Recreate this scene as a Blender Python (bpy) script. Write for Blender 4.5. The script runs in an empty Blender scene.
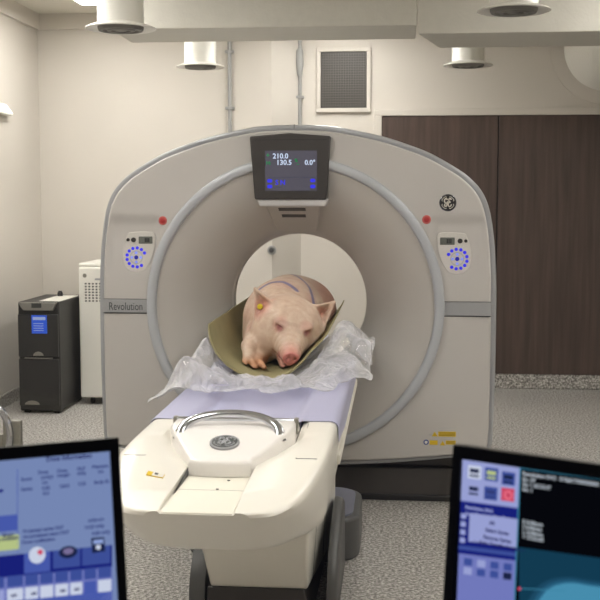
import bpy, math, random
import numpy as np
from mathutils import Vector, Matrix, noise
random.seed(7)
PI = math.pi
sc = bpy.context.scene
COL = sc.collection
V = Vector

# ------------------------------------------------------------------ camera
CAM = V((0.54, -5.5, 1.59))
FPX = 1071.0
YAW, PITCH = math.radians(5.175), math.radians(5.44)
cd = bpy.data.cameras.new('camera'); cam = bpy.data.objects.new('camera', cd); COL.objects.link(cam)
cam.location = CAM
cam.rotation_euler = (PI/2 - PITCH, 0, YAW)
cd.sensor_width = 36; cd.lens = FPX*36/600
cd.clip_start = 0.05
cd.dof.use_dof = True; cd.dof.focus_distance = 5.2; cd.dof.aperture_fstop = 11
sc.camera = cam
RM = cam.rotation_euler.to_matrix()

def ray(px, py):
    return (RM @ V(((px-300)/FPX, -(py-300)/FPX, -1))).normalized()
def at_y(px, py, y):
    d = ray(px, py); return CAM + d*((y-CAM.y)/d.y)
def at_plane(px, py, p0, n):
    d = ray(px, py); return CAM + d*((p0-CAM).dot(n)/d.dot(n))

# ------------------------------------------------------------------ materials
def lin(c):
    return tuple(((x/255)/12.92 if x/255 <= .04045 else (((x/255)+.055)/1.055)**2.4) for x in c) + (1,)
def mat(name, col, rough=.5, metal=0, spec=.5, coat=0, noise_amt=0, noise_scale=20, bump=0, bump_scale=200, emit=None, estr=1):
    m = bpy.data.materials.new(name); m.use_nodes = True
    nt = m.node_tree; b = nt.nodes['Principled BSDF']
    c = lin(col)
    b.inputs['Base Color'].default_value = c
    b.inputs['Roughness'].default_value = rough
    b.inputs['Metallic'].default_value = metal
    b.inputs['Specular IOR Level'].default_value = spec
    b.inputs['Coat Weight'].default_value = coat
    if emit is not None:
        b.inputs['Emission Color'].default_value = lin(emit); b.inputs['Emission Strength'].default_value = estr
    tc = nt.nodes.new('ShaderNodeTexCoord')
    if noise_amt:
        n = nt.nodes.new('ShaderNodeTexNoise'); n.inputs['Scale'].default_value = noise_scale; n.inputs['Detail'].default_value = 4
        nt.links.new(tc.outputs['Object'], n.inputs['Vector'])
        r = nt.nodes.new('ShaderNodeValToRGB')
        r.color_ramp.elements[0].position = .3; r.color_ramp.elements[1].position = .7
        r.color_ramp.elements[0].color = tuple(x*(1-noise_amt) for x in c[:3])+(1,)
        r.color_ramp.elements[1].color = tuple(min(1, x*(1+noise_amt)) for x in c[:3])+(1,)
        nt.links.new(n.outputs['Fac'], r.inputs['Fac']); nt.links.new(r.outputs['Color'], b.inputs['Base Color'])
    if bump:
        n = nt.nodes.new('ShaderNodeTexNoise'); n.inputs['Scale'].default_value = bump_scale; n.inputs['Detail'].default_value = 3
        nt.links.new(tc.outputs['Object'], n.inputs['Vector'])
        bp = nt.nodes.new('ShaderNodeBump'); bp.inputs['Strength'].default_value = bump; bp.inputs['Distance'].default_value = .01
        nt.links.new(n.outputs['Fac'], bp.inputs['Height']); nt.links.new(bp.outputs['Normal'], b.inputs['Normal'])
    return m
def emis(name, col, s=1.0):
    m = bpy.data.materials.new(name); m.use_nodes = True
    nt = m.node_tree; nt.nodes.remove(nt.nodes['Principled BSDF'])
    e = nt.nodes.new('ShaderNodeEmission'); e.inputs['Color'].default_value = lin(col); e.inputs['Strength'].default_value = s
    nt.links.new(e.outputs[0], nt.nodes['Material Output'].inputs['Surface'])
    return m

M = {}
M['wall'] = mat('wall_paint', (208, 202, 193), .7, noise_amt=.015, noise_scale=3)
M['ceil'] = mat('ceiling_paint', (222, 218, 206), .8, noise_amt=.01, noise_scale=3)
M['duct'] = mat('duct_paint', (206, 203, 193), .5, noise_amt=.03, noise_scale=25, bump=.15, bump_scale=60)
M['white'] = mat('white_enamel', (232, 230, 222), .35, noise_amt=.01)
M['gantry'] = mat('gantry_plastic', (197, 193, 189), .42, noise_amt=.01, noise_scale=4)
M['gantry_in'] = mat('bore_plastic', (190, 185, 179), .45, noise_amt=.01, noise_scale=4)
M['silver'] = mat('silver_paint', (172, 174, 178), .28, metal=.25, coat=.3)
M['ringm'] = mat('ring_paint', (186, 189, 194), .35, metal=.1)
M['band'] = mat('band_paint', (168, 169, 171), .38, metal=.2)
M['dark'] = mat('dark_plastic', (58, 54, 52), .4, noise_amt=.05)
M['basegrey'] = mat('base_grey_plastic', (80, 80, 80), .45, noise_amt=.05)
M['black'] = mat('black_plastic', (26, 24, 26), .4)
M['vblack'] = mat('black_rubber', (12, 12, 14), .6)
M['table'] = mat('table_plastic', (240, 236, 226), .3, noise_amt=.01, noise_scale=4, coat=.2)
M['cap'] = mat('cap_plastic', (240, 236, 232), .3, coat=.2)
M['plate'] = mat('plate_enamel', (236, 232, 218), .4)
M['chrome'] = mat('chrome', (205, 208, 214), .14, metal=.95)
M['steel'] = mat('brushed_steel', (150, 148, 140), .35, metal=.7, noise_amt=.05, noise_scale=60)
M['conduit'] = mat('conduit_grey', (160, 160, 158), .45, metal=.1)
M['olive'] = mat('olive_canvas', (138, 130, 92), .75, noise_amt=.06, noise_scale=15, bump=.3, bump_scale=300)
M['lav'] = mat('lavender_vinyl', (180, 180, 208), .4, noise_amt=.02, noise_scale=8, bump=.2, bump_scale=6)
M['ups'] = mat('cabinet_black', (40, 39, 38), .45, noise_amt=.05)
M['upsgrey'] = mat('cabinet_grey', (120, 118, 112), .5)
M['blue_label'] = mat('blue_label', (40, 90, 220), .4, emit=(40, 90, 220), estr=.15)
M['yellow'] = mat('yellow_label', (225, 190, 40), .5)
M['tag'] = mat('yellow_tag', (215, 195, 30), .4)
M['red'] = mat('red_button', (176, 48, 48), .5)
M['pinkred'] = mat('red_button_rim', (200, 96, 90), .35)
M['bluebtn'] = mat('blue_button', (40, 40, 200), .3, emit=(50, 45, 225), estr=.75)
M['lblue'] = mat('pale_blue_button', (140, 155, 235), .3, emit=(130, 150, 240), estr=.5)
M['lcd'] = mat('lcd_glass', (110, 112, 106), .3)
M['lcdd'] = mat('lcd_digits', (50, 52, 50), .3)
M['screen'] = mat('display_glass', (70, 68, 78), .25, emit=(84, 82, 96), estr=.55)
M['cream'] = mat('cream_enamel', (228, 224, 212), .4)
M['greytext'] = mat('grey_lettering', (64, 66, 70), .5)
M['badgegrey'] = mat('badge_grey', (98, 101, 101), .35, metal=.3)
M['mesh'] = None
def ceil_light(): return emis('light_panel', (255, 250, 246), 28.0)
M['lamp'] = ceil_light()

def floor_mat(name, lo, mid, hi):
    m = bpy.data.materials.new(name); m.use_nodes = True
    nt = m.node_tree; b = nt.nodes['Principled BSDF']; b.inputs['Roughness'].default_value = .5
    tc = nt.nodes.new('ShaderNodeTexCoord')
    n = nt.nodes.new('ShaderNodeTexNoise'); n.inputs['Scale'].default_value = 70; n.inputs['Detail'].default_value = 4; n.inputs['Roughness'].default_value = .75
    nt.links.new(tc.outputs['Object'], n.inputs['Vector'])
    r = nt.nodes.new('ShaderNodeValToRGB')
    e = r.color_ramp.elements
    e[0].position = .36; e[0].color = lin(lo); e[1].position = .64; e[1].color = lin(hi)
    x = e.new(.5); x.color = lin(mid)
    nt.links.new(n.outputs['Fac'], r.inputs['Fac']); nt.links.new(r.outputs['Color'], b.inputs['Base Color'])
    return m
M['floor'] = floor_mat('speckled_vinyl', (76, 73, 70), (158, 154, 149), (226, 223, 218))

def wood_mat():
    m = bpy.data.materials.new('dark_timber'); m.use_nodes = True
    nt = m.node_tree; b = nt.nodes['Principled BSDF']; b.inputs['Roughness'].default_value = .38
    tc = nt.nodes.new('ShaderNodeTexCoord'); mp = nt.nodes.new('ShaderNodeMapping'); mp.inputs['Scale'].default_value = (22, 22, 1.1)
    n = nt.nodes.new('ShaderNodeTexNoise'); n.inputs['Scale'].default_value = 1.4; n.inputs['Detail'].default_value = 6; n.inputs['Distortion'].default_value = .25
    nt.links.new(tc.outputs['Object'], mp.inputs['Vector']); nt.links.new(mp.outputs[0], n.inputs['Vector'])
    r = nt.nodes.new('ShaderNodeValToRGB'); e = r.color_ramp.elements
    e[0].position = .3; e[0].color = lin((70, 56, 50)); e[1].position = .72; e[1].color = lin((90, 74, 66))
    nt.links.new(n.outputs['Fac'], r.inputs['Fac']); nt.links.new(r.outputs['Color'], b.inputs['Base Color'])
    return m
M['wood'] = wood_mat()

def grille_mat():
    m = bpy.data.materials.new('grille_mesh'); m.use_nodes = True
    nt = m.node_tree; b = nt.nodes['Principled BSDF']; b.inputs['Roughness'].default_value = .5
    tc = nt.nodes.new('ShaderNodeTexCoord'); sep = nt.nodes.new('ShaderNodeSeparateXYZ')
    nt.links.new(tc.outputs['Object'], sep.inputs[0])
    outs = []
    for ax in ('X', 'Z'):
        a = nt.nodes.new('ShaderNodeMath'); a.operation = 'MULTIPLY'; a.inputs[1].default_value = 48
        f = nt.nodes.new('ShaderNodeMath'); f.operation = 'FRACT'
        g = nt.nodes.new('ShaderNodeMath'); g.operation = 'GREATER_THAN'; g.inputs[1].default_value = .72
        nt.links.new(sep.outputs[ax], a.inputs[0]); nt.links.new(a.outputs[0], f.inputs[0]); nt.links.new(f.outputs[0], g.inputs[0]); outs.append(g)
    mx = nt.nodes.new('ShaderNodeMath'); mx.operation = 'MAXIMUM'
    nt.links.new(outs[0].outputs[0], mx.inputs[0]); nt.links.new(outs[1].outputs[0], mx.inputs[1])
    mc = nt.nodes.new('ShaderNodeMix'); mc.data_type = 'RGBA'
    mc.inputs[6].default_value = lin((54, 50, 46)); mc.inputs[7].default_value = lin((84, 80, 75))
    nt.links.new(mx.outputs[0], mc.inputs[0]); nt.links.new(mc.outputs[2], b.inputs['Base Color'])
    return m
M['mesh'] = grille_mat()

def plastic_film():
    m = bpy.data.materials.new('clear_plastic_film'); m.use_nodes = True
    nt = m.node_tree; b = nt.nodes['Principled BSDF']
    b.inputs['Base Color'].default_value = lin((240, 239, 242)); b.inputs['Roughness'].default_value = .08
    b.inputs['Specular IOR Level'].default_value = .8
    b.inputs['Coat Weight'].default_value = .6; b.inputs['Coat Roughness'].default_value = .05
    t = nt.nodes.new('ShaderNodeBsdfTransparent'); mx = nt.nodes.new('ShaderNodeMixShader')
    lw = nt.nodes.new('ShaderNodeLayerWeight'); lw.inputs['Blend'].default_value = .35
    mr = nt.nodes.new('ShaderNodeMapRange'); mr.inputs['To Min'].default_value = .25; mr.inputs['To Max'].default_value = .95
    nt.links.new(lw.outputs['Facing'], mr.inputs['Value']); nt.links.new(mr.outputs[0], mx.inputs[0])
    nt.links.new(t.outputs[0], mx.inputs[1]); nt.links.new(b.outputs[0], mx.inputs[2])
    nt.links.new(mx.outputs[0], nt.nodes['Material Output'].inputs['Surface'])
    tc = nt.nodes.new('ShaderNodeTexCoord'); n = nt.nodes.new('ShaderNodeTexNoise')
    n.inputs['Scale'].default_value = 14; n.inputs['Detail'].default_value = 3; n.inputs['Distortion'].default_value = 2.5
    nt.links.new(tc.outputs['Object'], n.inputs['Vector'])
    bp = nt.nodes.new('ShaderNodeBump'); bp.inputs['Strength'].default_value = 1.0; bp.inputs['Distance'].default_value = .035
    nt.links.new(n.outputs['Fac'], bp.inputs['Height']); nt.links.new(bp.outputs['Normal'], b.inputs['Normal'])
    return m
M['film'] = plastic_film()

def window_glass():
    m = bpy.data.materials.new('window_glass'); m.use_nodes = True
    nt = m.node_tree; nt.nodes.remove(nt.nodes['Principled BSDF'])
    t = nt.nodes.new('ShaderNodeBsdfTransparent'); t.inputs['Color'].default_value = (.97, .98, .97, 1)
    g = nt.nodes.new('ShaderNodeBsdfGlossy'); g.inputs['Roughness'].default_value = 0
    mx = nt.nodes.new('ShaderNodeMixShader'); mx.inputs[0].default_value = .05
    nt.links.new(t.outputs[0], mx.inputs[1]); nt.links.new(g.outputs[0], mx.inputs[2])
    nt.links.new(mx.outputs[0], nt.nodes['Material Output'].inputs['Surface'])
    return m
M['glass'] = window_glass()

def skin_mat():
    m = bpy.data.materials.new('pig_skin'); m.use_nodes = True
    nt = m.node_tree; b = nt.nodes['Principled BSDF']; b.inputs['Roughness'].default_value = .48
    at = nt.nodes.new('ShaderNodeAttribute'); at.attribute_name = 'Skin'
    tc = nt.nodes.new('ShaderNodeTexCoord'); n = nt.nodes.new('ShaderNodeTexNoise')
    n.inputs['Scale'].default_value = 28; n.inputs['Detail'].default_value = 6
    nt.links.new(tc.outputs['Object'], n.inputs['Vector'])
    r = nt.nodes.new('ShaderNodeValToRGB'); r.color_ramp.elements[0].position = .35; r.color_ramp.elements[1].position = .65
    r.color_ramp.elements[0].color = (.84, .78, .76, 1); r.color_ramp.elements[1].color = (1, 1, 1, 1)
    nt.links.new(n.outputs['Fac'], r.inputs['Fac'])
    mx = nt.nodes.new('ShaderNodeMix'); mx.data_type = 'RGBA'; mx.blend_type = 'MULTIPLY'; mx.inputs[0].default_value = 1
    nt.links.new(at.outputs['Color'], mx.inputs[6]); nt.links.new(r.outputs['Color'], mx.inputs[7])
    nt.links.new(mx.outputs[2], b.inputs['Base Color'])
    b.inputs['Subsurface Weight'].default_value = .06; b.inputs['Subsurface Radius'].default_value = (.02, .008, .005)
    bp = nt.nodes.new('ShaderNodeBump'); bp.inputs['Strength'].default_value = .35; bp.inputs['Distance'].default_value = .006
    n2 = nt.nodes.new('ShaderNodeTexNoise'); n2.inputs['Scale'].default_value = 90; n2.inputs['Detail'].default_value = 3
    nt.links.new(tc.outputs['Object'], n2.inputs['Vector'])
    nt.links.new(n2.outputs['Fac'], bp.inputs['Height']); nt.links.new(bp.outputs['Normal'], b.inputs['Normal'])
    return m
M['skin'] = skin_mat()

# ------------------------------------------------------------------ mesh builder
class MB:
    def __init__(s): s.v = []; s.f = []
    def add(s, vs, fs):
        o = len(s.v); s.v += [tuple(v) for v in vs]; s.f += [tuple(i+o for i in f) for f in fs]; return s
    def box(s, x0, x1, y0, y1, z0, z1):
        vs = [(x, y, z) for x in (x0, x1) for y in (y0, y1) for z in (z0, z1)]
        return s.add(vs, [(0, 1, 3, 2), (4, 6, 7, 5), (0, 4, 5, 1), (2, 3, 7, 6), (0, 2, 6, 4), (1, 5, 7, 3)])
    def hexa(s, b, t):   # two quads, same winding
        return s.add(list(b)+list(t), [(3, 2, 1, 0), (4, 5, 6, 7), (0, 1, 5, 4), (1, 2, 6, 5), (2, 3, 7, 6), (3, 0, 4, 7)])
    def prism(s, pts, a, b):   # pts ring of vectors, offset vectors a and b
        n = len(pts); a = V(a); b = V(b)
        vs = [V(p)+a for p in pts]+[V(p)+b for p in pts]
        return s.add(vs, [tuple(range(n))[::-1], tuple(range(n, 2*n))]+[(i, (i+1) % n, n+(i+1) % n, n+i) for i in range(n)])
    def tube(s, pts, r, n=12, cap=True, sq=1.0):
        pts = [V(p) for p in pts]; rs = r if isinstance(r, (list, tuple)) else [r]*len(pts)
        rings = []; up = None
        for i, p in enumerate(pts):
            d = (pts[min(i+1, len(pts)-1)]-pts[max(i-1, 0)]).normalized()
            if up is None:
                up = V((0, 0, 1)) if abs(d.z) < .9 else V((1, 0, 0))
            u = (up-d*up.dot(d)).normalized(); up = u; w = d.cross(u)
            rings.append([p+u*math.cos(2*PI*k/n)*rs[i]*sq+w*math.sin(2*PI*k/n)*rs[i] for k in range(n)])
        return s.loft(rings, cap)
    def loft(s, rings, cap=True, closed=True):
        n = len(rings[0]); vs = [v for r in rings for v in r]; fs = []
        for i in range(len(rings)-1):
            for k in range(n if closed else n-1):
                k2 = (k+1) % n; fs.append((i*n+k, i*n+k2, (i+1)*n+k2, (i+1)*n+k))
        if cap and closed:
            fs.append(tuple(range(n))[::-1]); fs.append(tuple((len(rings)-1)*n+k for k in range(n)))
        return s.add(vs, fs)
    def lathe(s, c, prof, ax='z', n=48, cap=False):   # prof (r, h)
        rings = []
        for r, h in prof:
            ring = []
            for k in range(n):
                a = 2*PI*k/n; ca, sa = math.cos(a)*r, math.sin(a)*r
                ring.append(V(c)+(V((ca, sa, h)) if ax == 'z' else V((ca, h, sa)) if ax == 'y' else V((h, ca, sa))))
            rings.append(ring)
        return s.loft(rings, cap)
    def build(s, name, m, parent=None, org=None, smooth=35, bevel=0, seg=2, origin=None):
        o = V(org) if org is not None else (parent_origin(parent) if parent else V((0, 0, 0)))
        me = bpy.data.meshes.new(name); me.from_pydata([tuple(V(v)-o) for v in s.v], [], s.f); me.update()
        import bmesh
        b = bmesh.new(); b.from_mesh(me); bmesh.ops.recalc_face_normals(b, faces=b.faces); b.to_mesh(me); b.free()
        me.materials.append(m)
        if smooth:
            me.shade_smooth(); me.set_sharp_from_angle(angle=math.radians(smooth))
        ob = bpy.data.objects.new(name, me); COL.objects.link(ob)
        if parent: ob.parent = parent
        else: ob.location = o
        ob['_org'] = list(o)
        if bevel:
            md = ob.modifiers.new('bevel', 'BEVEL'); md.width = bevel; md.segments = seg; md.limit_method = 'ANGLE'; md.angle_limit = math.radians(40)
        return ob
def parent_origin(p):
    return V(p['_org'])
def thing(name, label, cat, loc, group=None):
    o = bpy.data.objects.new(name, None); COL.objects.link(o); o.location = loc; o['_org'] = list(loc)
    o.empty_display_size = .1
    tag(o, label, cat, group); return o
def tag(o, label, cat, group=None):
    o['label'] = label; o['category'] = cat
    if group: o['group'] = group
    return o
def struct(o):
    o['kind'] = 'structure'; return o
def dup(o, parent=None, dloc=None):
    c = o.copy(); COL.objects.link(c)
    if parent is not None: c.parent = parent
    if dloc is not None: c.location = V(dloc)
    for ch in list(o.children): dup(ch, c)
    return c
def text_mesh(txt, size, frame, name, m, parent, align='LEFT', bold=0.0, ext=.0006, sx=1.0):
    """frame = (origin, right, up) in world; returns mesh child"""
    cu = bpy.data.curves.new('t', 'FONT'); cu.body = txt; cu.size = size; cu.align_x = align; cu.extrude = ext; cu.offset = bold
    cu.resolution_u = 3
    ob = bpy.data.objects.new('t', cu); COL.objects.link(ob)
    dg = bpy.context.evaluated_depsgraph_get()
    me = bpy.data.meshes.new_from_object(ob.evaluated_get(dg))
    vs = [v.co.copy() for v in me.vertices]; fs = [tuple(p.vertices) for p in me.polygons]
    bpy.data.objects.remove(ob); bpy.data.curves.remove(cu); bpy.data.meshes.remove(me)
    O, R, U = V(frame[0]), V(frame[1]), V(frame[2]); N = R.cross(U)
    mb = MB(); mb.add([O+R*v.x*sx+U*v.y+N*v.z for v in vs], fs)
    return mb
def smooth01(t): t = max(0, min(1, t)); return t*t*(3-2*t)
def interp(x, tab):
    if x <= tab[0][0]: return tab[0][1]
    for (a, va), (b, vb) in zip(tab, tab[1:]):
        if x <= b: return va+(vb-va)*(x-a)/(b-a)
    return tab[-1][1]
def catmull(pts, n=8, closed=False):
    P = [V(p) for p in pts]; out = []; L = len(P)
    for i in range(L if closed else L-1):
        g = (lambda j: P[j % L]) if closed else (lambda j: P[max(0, min(L-1, j))])
        p0, p1, p2, p3 = g(i-1), g(i), g(i+1), g(i+2)
        for k in range(n):
            t = k/n
            out.append(.5*((2*p1)+(p2-p0)*t+(2*p0-5*p1+4*p2-p3)*t*t+(3*p1-p0-3*p2+p3)*t**3))
    if not closed: out.append(P[-1])
    return out
def rrect(x0, x1, z0, z1, r, n=5):
    out = []
    for cx, cz, a0 in ((x1-r, z1-r, 0), (x0+r, z1-r, 90), (x0+r, z0+r, 180), (x1-r, z0+r, 270)):
        for k in range(n+1):
            a = math.radians(a0+90*k/n); out.append((cx+r*math.cos(a), cz+r*math.sin(a)))
    return out

# ------------------------------------------------------------------ the room
XL, XR, YF, YB, YB2, ZC = -2.44, 3.6, -4.1, 3.3, 3.52, 3.1
struct(MB().box(XL-.15, XR+.15, -6.4, YB2+.15, -.1, 0).build('floor', M['floor'], smooth=0))
struct(MB().box(XL-.15, XR+.15, YF-.12, YB2+.15, ZC, ZC+.1).build('ceiling', M['ceil'], smooth=0))
struct(MB().box(XL-.15, XL, YF-.12, YB2+.15, 0, ZC).build('wall_left', M['wall'], smooth=0))
struct(MB().box(XR, XR+.15, YF-.12, YB2+.15, 0, ZC).build('wall_right', M['wall'], smooth=0))
# back wall with a splayed step behind the gantry
XS0, XS1 = -0.49, -0.27
pts = [(XL, YB2+.15, 0), (XL, YB, 0), (XS0, YB, 0), (XS1, YB2, 0), (XR, YB2, 0), (XR, YB2+.15, 0)]
struct(MB().prism(pts, (0, 0, 0), (0, 0, ZC)).build('wall_back', M['wall'], smooth=0))
# front wall with the control room window
wx0, wx1, wz0, wz1 = -.75, 1.85, .92, 2.35
f = MB(); f.box(XL, wx0, YF-.12, YF, 0, ZC); f.box(wx1, XR, YF-.12, YF, 0, ZC); f.box(wx0, wx1, YF-.12, YF, 0, wz0); f.box(wx0, wx1, YF-.12, YF, wz1, ZC)
struct(f.build('wall_front', M['wall'], smooth=0))
f = MB(); f.box(wx0, wx0+.04, YF-.13, YF+.01, wz0, wz1); f.box(wx1-.04, wx1, YF-.13, YF+.01, wz0, wz1); f.box(wx0+.04, wx1-.04, YF-.13, YF+.01, wz0, wz0+.04); f.box(wx0+.04, wx1-.04, YF-.13, YF+.01, wz1-.04, wz1)
w = struct(f.build('window_1', M['conduit'], smooth=0))
MB().box(wx0+.04, wx1-.04, YF-.062, YF-.056, wz0+.04, wz1-.04).build('pane', M['glass'], w, smooth=0)
# cornice bulkhead line, baseboards
struct(MB().box(XL, XS0, YB-.03, YB, 2.97, ZC).build('trim_1', M['wall'], smooth=0))
struct(MB().box(XL, XL+.03, YF, YB-.03, 2.97, ZC).build('trim_2', M['wall'], smooth=0))
struct(MB().box(XL+.012, XS0, YB-.012, YB, 0, .1).build('baseboard_back', M['floor'], smooth=0))
struct(MB().box(XL, XL+.012, YF, YB, 0, .1).build('baseboard_left', M['floor'], smooth=0))
def px_x(px, y, z):   # world x for a photo column on a plane of constant y at height z
    k = FPX/(y-CAM.y); return CAM.x+(px-397)/k
# timber doors in their trim on the right part of the back wall
DX0 = px_x(381, YB2, 1.5); DXM = px_x(494.5, YB2, 1.5); DZ0, DZ1 = .125, 2.265
d = struct(MB().box(DX0, DXM-.004, YB2-.035, YB2, DZ0, DZ1).build('door_1', M['wood'], smooth=0, bevel=.002))
MB().lathe((DXM-.03, YB2-.035, 1.03+.03), [(0, -.02), (.006, -.02), (.007, 0)], 'y', 12).build('door_knob', M['chrome'], d)
struct(MB().box(DXM+.004, XR-.002, YB2-.035, YB2, DZ0, DZ1).build('door_2', M['wood'], smooth=0, bevel=.002))
struct(MB().box(DXM-.004, DXM+.004, YB2-.02, YB2, DZ0, DZ1).build('trim_3', M['vblack'], smooth=0))
t = MB(); t.box(DX0-.06, XR, YB2-.05, YB2, DZ1, DZ1+.055); t.box(DX0-.06, DX0, YB2-.05, YB2, .125, DZ1)
struct(t.build('trim_4', M['wall'], smooth=0, bevel=.004))
struct(MB().box(XS1+.02, XR, YB2-.03, YB2, 0, .125).build('trim_5', M['floor'], smooth=0, bevel=.01))

# ------------------------------------------------------------------ ceiling lights
LP = [(-1.70, 2.02), (-1.2, -1.9), (0.2, -3.35), (2.1, -1.9), (-1.55, .2), (2.3, .3), (2.3, 2.6), (.1, 2.45)]  # the panel nearest the window is added to brighten table nose and scanner front
l0 = None
lab = ['long ceiling light panel in the back left corner, nearest the left wall corner',
       'ceiling light panel to the left above the patient table front', 'unseen ceiling light panel added near the control room window to brighten the table nose',
       'ceiling light panel to the right above the patient table front', 'ceiling light panel above the left side of the scanner',
       'ceiling light panel above the right side of the scanner', 'ceiling light panel above the timber doors',
       'ceiling light panel behind the scanner near the wall conduits']
for i, (x, y) in enumerate(LP):
    if l0 is None:
        l0 = thing('ceiling_light', lab[0], 'light', (x, y, ZC), 'ceiling light panels')
        f = MB(); a, b_ = .16, .62
        f.box(x-a-.02, x+a+.02, y-b_-.02, y-b_, ZC-.05, ZC); f.box(x-a-.02, x+a+.02, y+b_, y+b_+.02, ZC-.05, ZC)
        f.box(x-a-.02, x-a, y-b_, y+b_, ZC-.05, ZC); f.box(x+a, x+a+.02, y-b_, y+b_, ZC-.05, ZC)
        f.build('frame', M['white'], l0, smooth=0)
        MB().box(x-a, x+a, y-b_, y+b_, ZC-.045, ZC-.01).build('diffuser', M['lamp'], l0, smooth=0)
    else:
        c = dup(l0, None, (x, y, ZC)); c['label'] = lab[i]

# wall light, cut by the left edge of the picture
wl = thing('wall_light', 'small white wedge light fixed high on the left wall', 'light', (XL, 2.3, 2.25))
MB().prism([(XL, 2.3, 2.23), (XL+.05, 2.3, 2.23), (XL, 2.3, 2.30)], (0, -.2, 0), (0, .25, 0)).build('lamp_shade', mat('shade_white', (250, 250, 245), .5, emit=(255, 250, 240), estr=.7), wl)
MB().box(XL, XL+.05, 2.1, 2.55, 2.215, 2.23).build('housing', M['white'], wl, bevel=.003)

# ------------------------------------------------------------------ ducts and diffusers
t = MB().hexa([(-1.19, .95, 2.60), (.645, .95, 2.60), (.645, 1.5, 2.60), (-1.20, 1.5, 2.60)], [(-1.15, .95, ZC), (.645, .95, ZC), (.645, 1.5, ZC), (-1.12, 1.5, ZC)]).build('air_duct', M['duct'], org=(-.2, 1.2, ZC), smooth=0, bevel=.006)
tag(t, 'long flat grey duct boxed under the ceiling over the scanner, left stretch', 'duct')
t = MB().hexa([(.65, .95, 2.55), (XR-.01, .95, 2.55), (XR-.01, 1.56, 2.55), (.80, 1.56, 2.55)], [(.65, .95, ZC), (XR-.01, .95, ZC), (XR-.01, 1.56, ZC), (.65, 1.56, ZC)]).build('air_duct', M['duct'], org=(2, 1.2, ZC), smooth=0, bevel=.006)
tag(t, 'deeper grey duct box under the ceiling in front of the timber doors, right stretch', 'duct')
def diffuser(x, y, z, q=1.0, label='', group='round ceiling air diffusers'):
    d = thing('air_diffuser', label, 'air vent', (x, y, z), group)
    pr = [(.118*q, ZC-z)]
    h = .02; k = 0
    while h < ZC-z-.03: pr.insert(0, (.118*q, h)); pr.insert(0, (.1215*q, h-.006)); h += .045
    MB().lathe((x, y, z), sorted(pr, key=lambda p: p[1]), 'z', 48).build('spiral_pipe', M['white'], d, smooth=60)
    MB().lathe((x, y, z), [(a*q, b) for a, b in [(.12, .025), (.13, .022), (.16, .012), (.18, .004), (.182, -.001), (.175, -.004), (.13, .004), (.12, .012)]], 'z', 56).build('flange', M['white'], d, smooth=50)
    MB().lathe((x, y, z), [(a*q, b) for a, b in [(.0, -.012), (.03, -.012), (.035, -.004), (.05, -.004), (.052, -.014), (.07, -.014), (.075, -.002), (.09, -.002), (.095, -.012), (.112, -.012), (.118, .0), (.118, .02), (0, .02)]], 'z', 48).build('louvre', M['upsgrey'], d, smooth=30)
    return d
for x, y, z, lb in ((-.89, .03, 2.46, 'large round ceiling diffuser on a pipe above the left side of the scanner'),
                    (1.11, .03, 2.52, 'large round ceiling diffuser on a pipe above the right side of the scanner'),
                    (-.92, 2.45, 2.555, 'smaller far round ceiling diffuser left of the wall conduits'),
                    (1.04, 2.45, 2.545, 'smaller far round ceiling diffuser over the timber doors')):
    diffuser(x, y, z, 1.0 if y < 1 else .98, label=lb)
# round spiral duct on the right
rd = thing('round_duct', 'fat round spiral duct coming out of the wall at the top right', 'duct', (2.2, YB2, 2.5))
cx, cz = 2.22, 2.80
prof = []; y = YB2
while y > .98+.7:
    prof += [(.34, y-YB2), (.346, y-YB2-.008), (.34, y-YB2-.016)]; y -= .06
MB().lathe((cx, YB2, cz), prof, 'y', 64, cap=True).build('spiral_pipe', M['white'], rd, smooth=60)
MB().lathe((cx, YB2, cz), [(.33, 0), (.33, -.012), (.45, -.012), (.45, 0)], 'y', 64).build('wall_collar', M['wall'], rd)

# ------------------------------------------------------------------ wall conduits, vent grille, sensor
def conduit(px, z0, z1, y, clips, label, boxtop=False):
    x = px_x(px, y, 2); c = thing('wall_conduit', label, 'conduit', (x, y, z0))
    MB().tube([(x, y-.018, z0), (x, y-.018, z1)], .016, 12).build('pipe', M['conduit'], c)
    for z in clips:
        MB().box(x-.036, x+.036, y-.036, y, z-.012, z+.012).build('clip', M['conduit'], c, bevel=.004)
    if boxtop:
        MB().box(x-.033, x+.033, y-.05, y, z1-.16, z1).build('junction_box', M['conduit'], c, bevel=.012, seg=3)
    return c
conduit(230, 1.7, 2.95, YB, [1.59+(198-57)/119, 1.59+(198-111)/119], 'grey vertical wall conduit left of the wall corner, with two clips')
conduit(300, 1.7, 2.95, YB2, [1.59+(198-101)/116], 'grey vertical wall conduit with a fat sleeve at its top, nearest the vent', False)
x = px_x(300, YB2, 2)
c = [o for o in COL.objects if o.name.startswith('wall_conduit')][-1]
MB().tube([(x, YB2-.03, 2.82), (x, YB2-.03, 2.80), (x, YB2-.03, 2.68), (x, YB2-.03, 2.60)], [.02, .032, .032, .02], 14).build('sleeve', M['conduit'], c)
def kk(y): return FPX/(y-CAM.y)
K2 = kk(YB2)
vx0, vx1 = px_x(316.5, YB2, 2), px_x(370, YB2, 2); vz1, vz0 = 1.565+(198-48)/K2, 1.575+(198-112)/K2
vt = thing('vent_grille', 'square dark mesh vent grille in a white frame high on the back wall', 'vent', ((vx0+vx1)/2, YB2, vz0))
f = MB(); q = .034
f.box(vx0, vx1, YB2-.03, YB2, vz1-q, vz1); f.box(vx0, vx1, YB2-.03, YB2, vz0, vz0+q); f.box(vx0, vx0+q, YB2-.03, YB2, vz0+q, vz1-q); f.box(vx1-q, vx1, YB2-.03, YB2, vz0+q, vz1-q)
f.build('frame', M['wall'], vt, bevel=.003)
MB().box(vx0+q, vx1-q, YB2-.014, YB2, vz0+q, vz1-q).build('mesh_panel', M['mesh'], vt, smooth=0)
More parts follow.
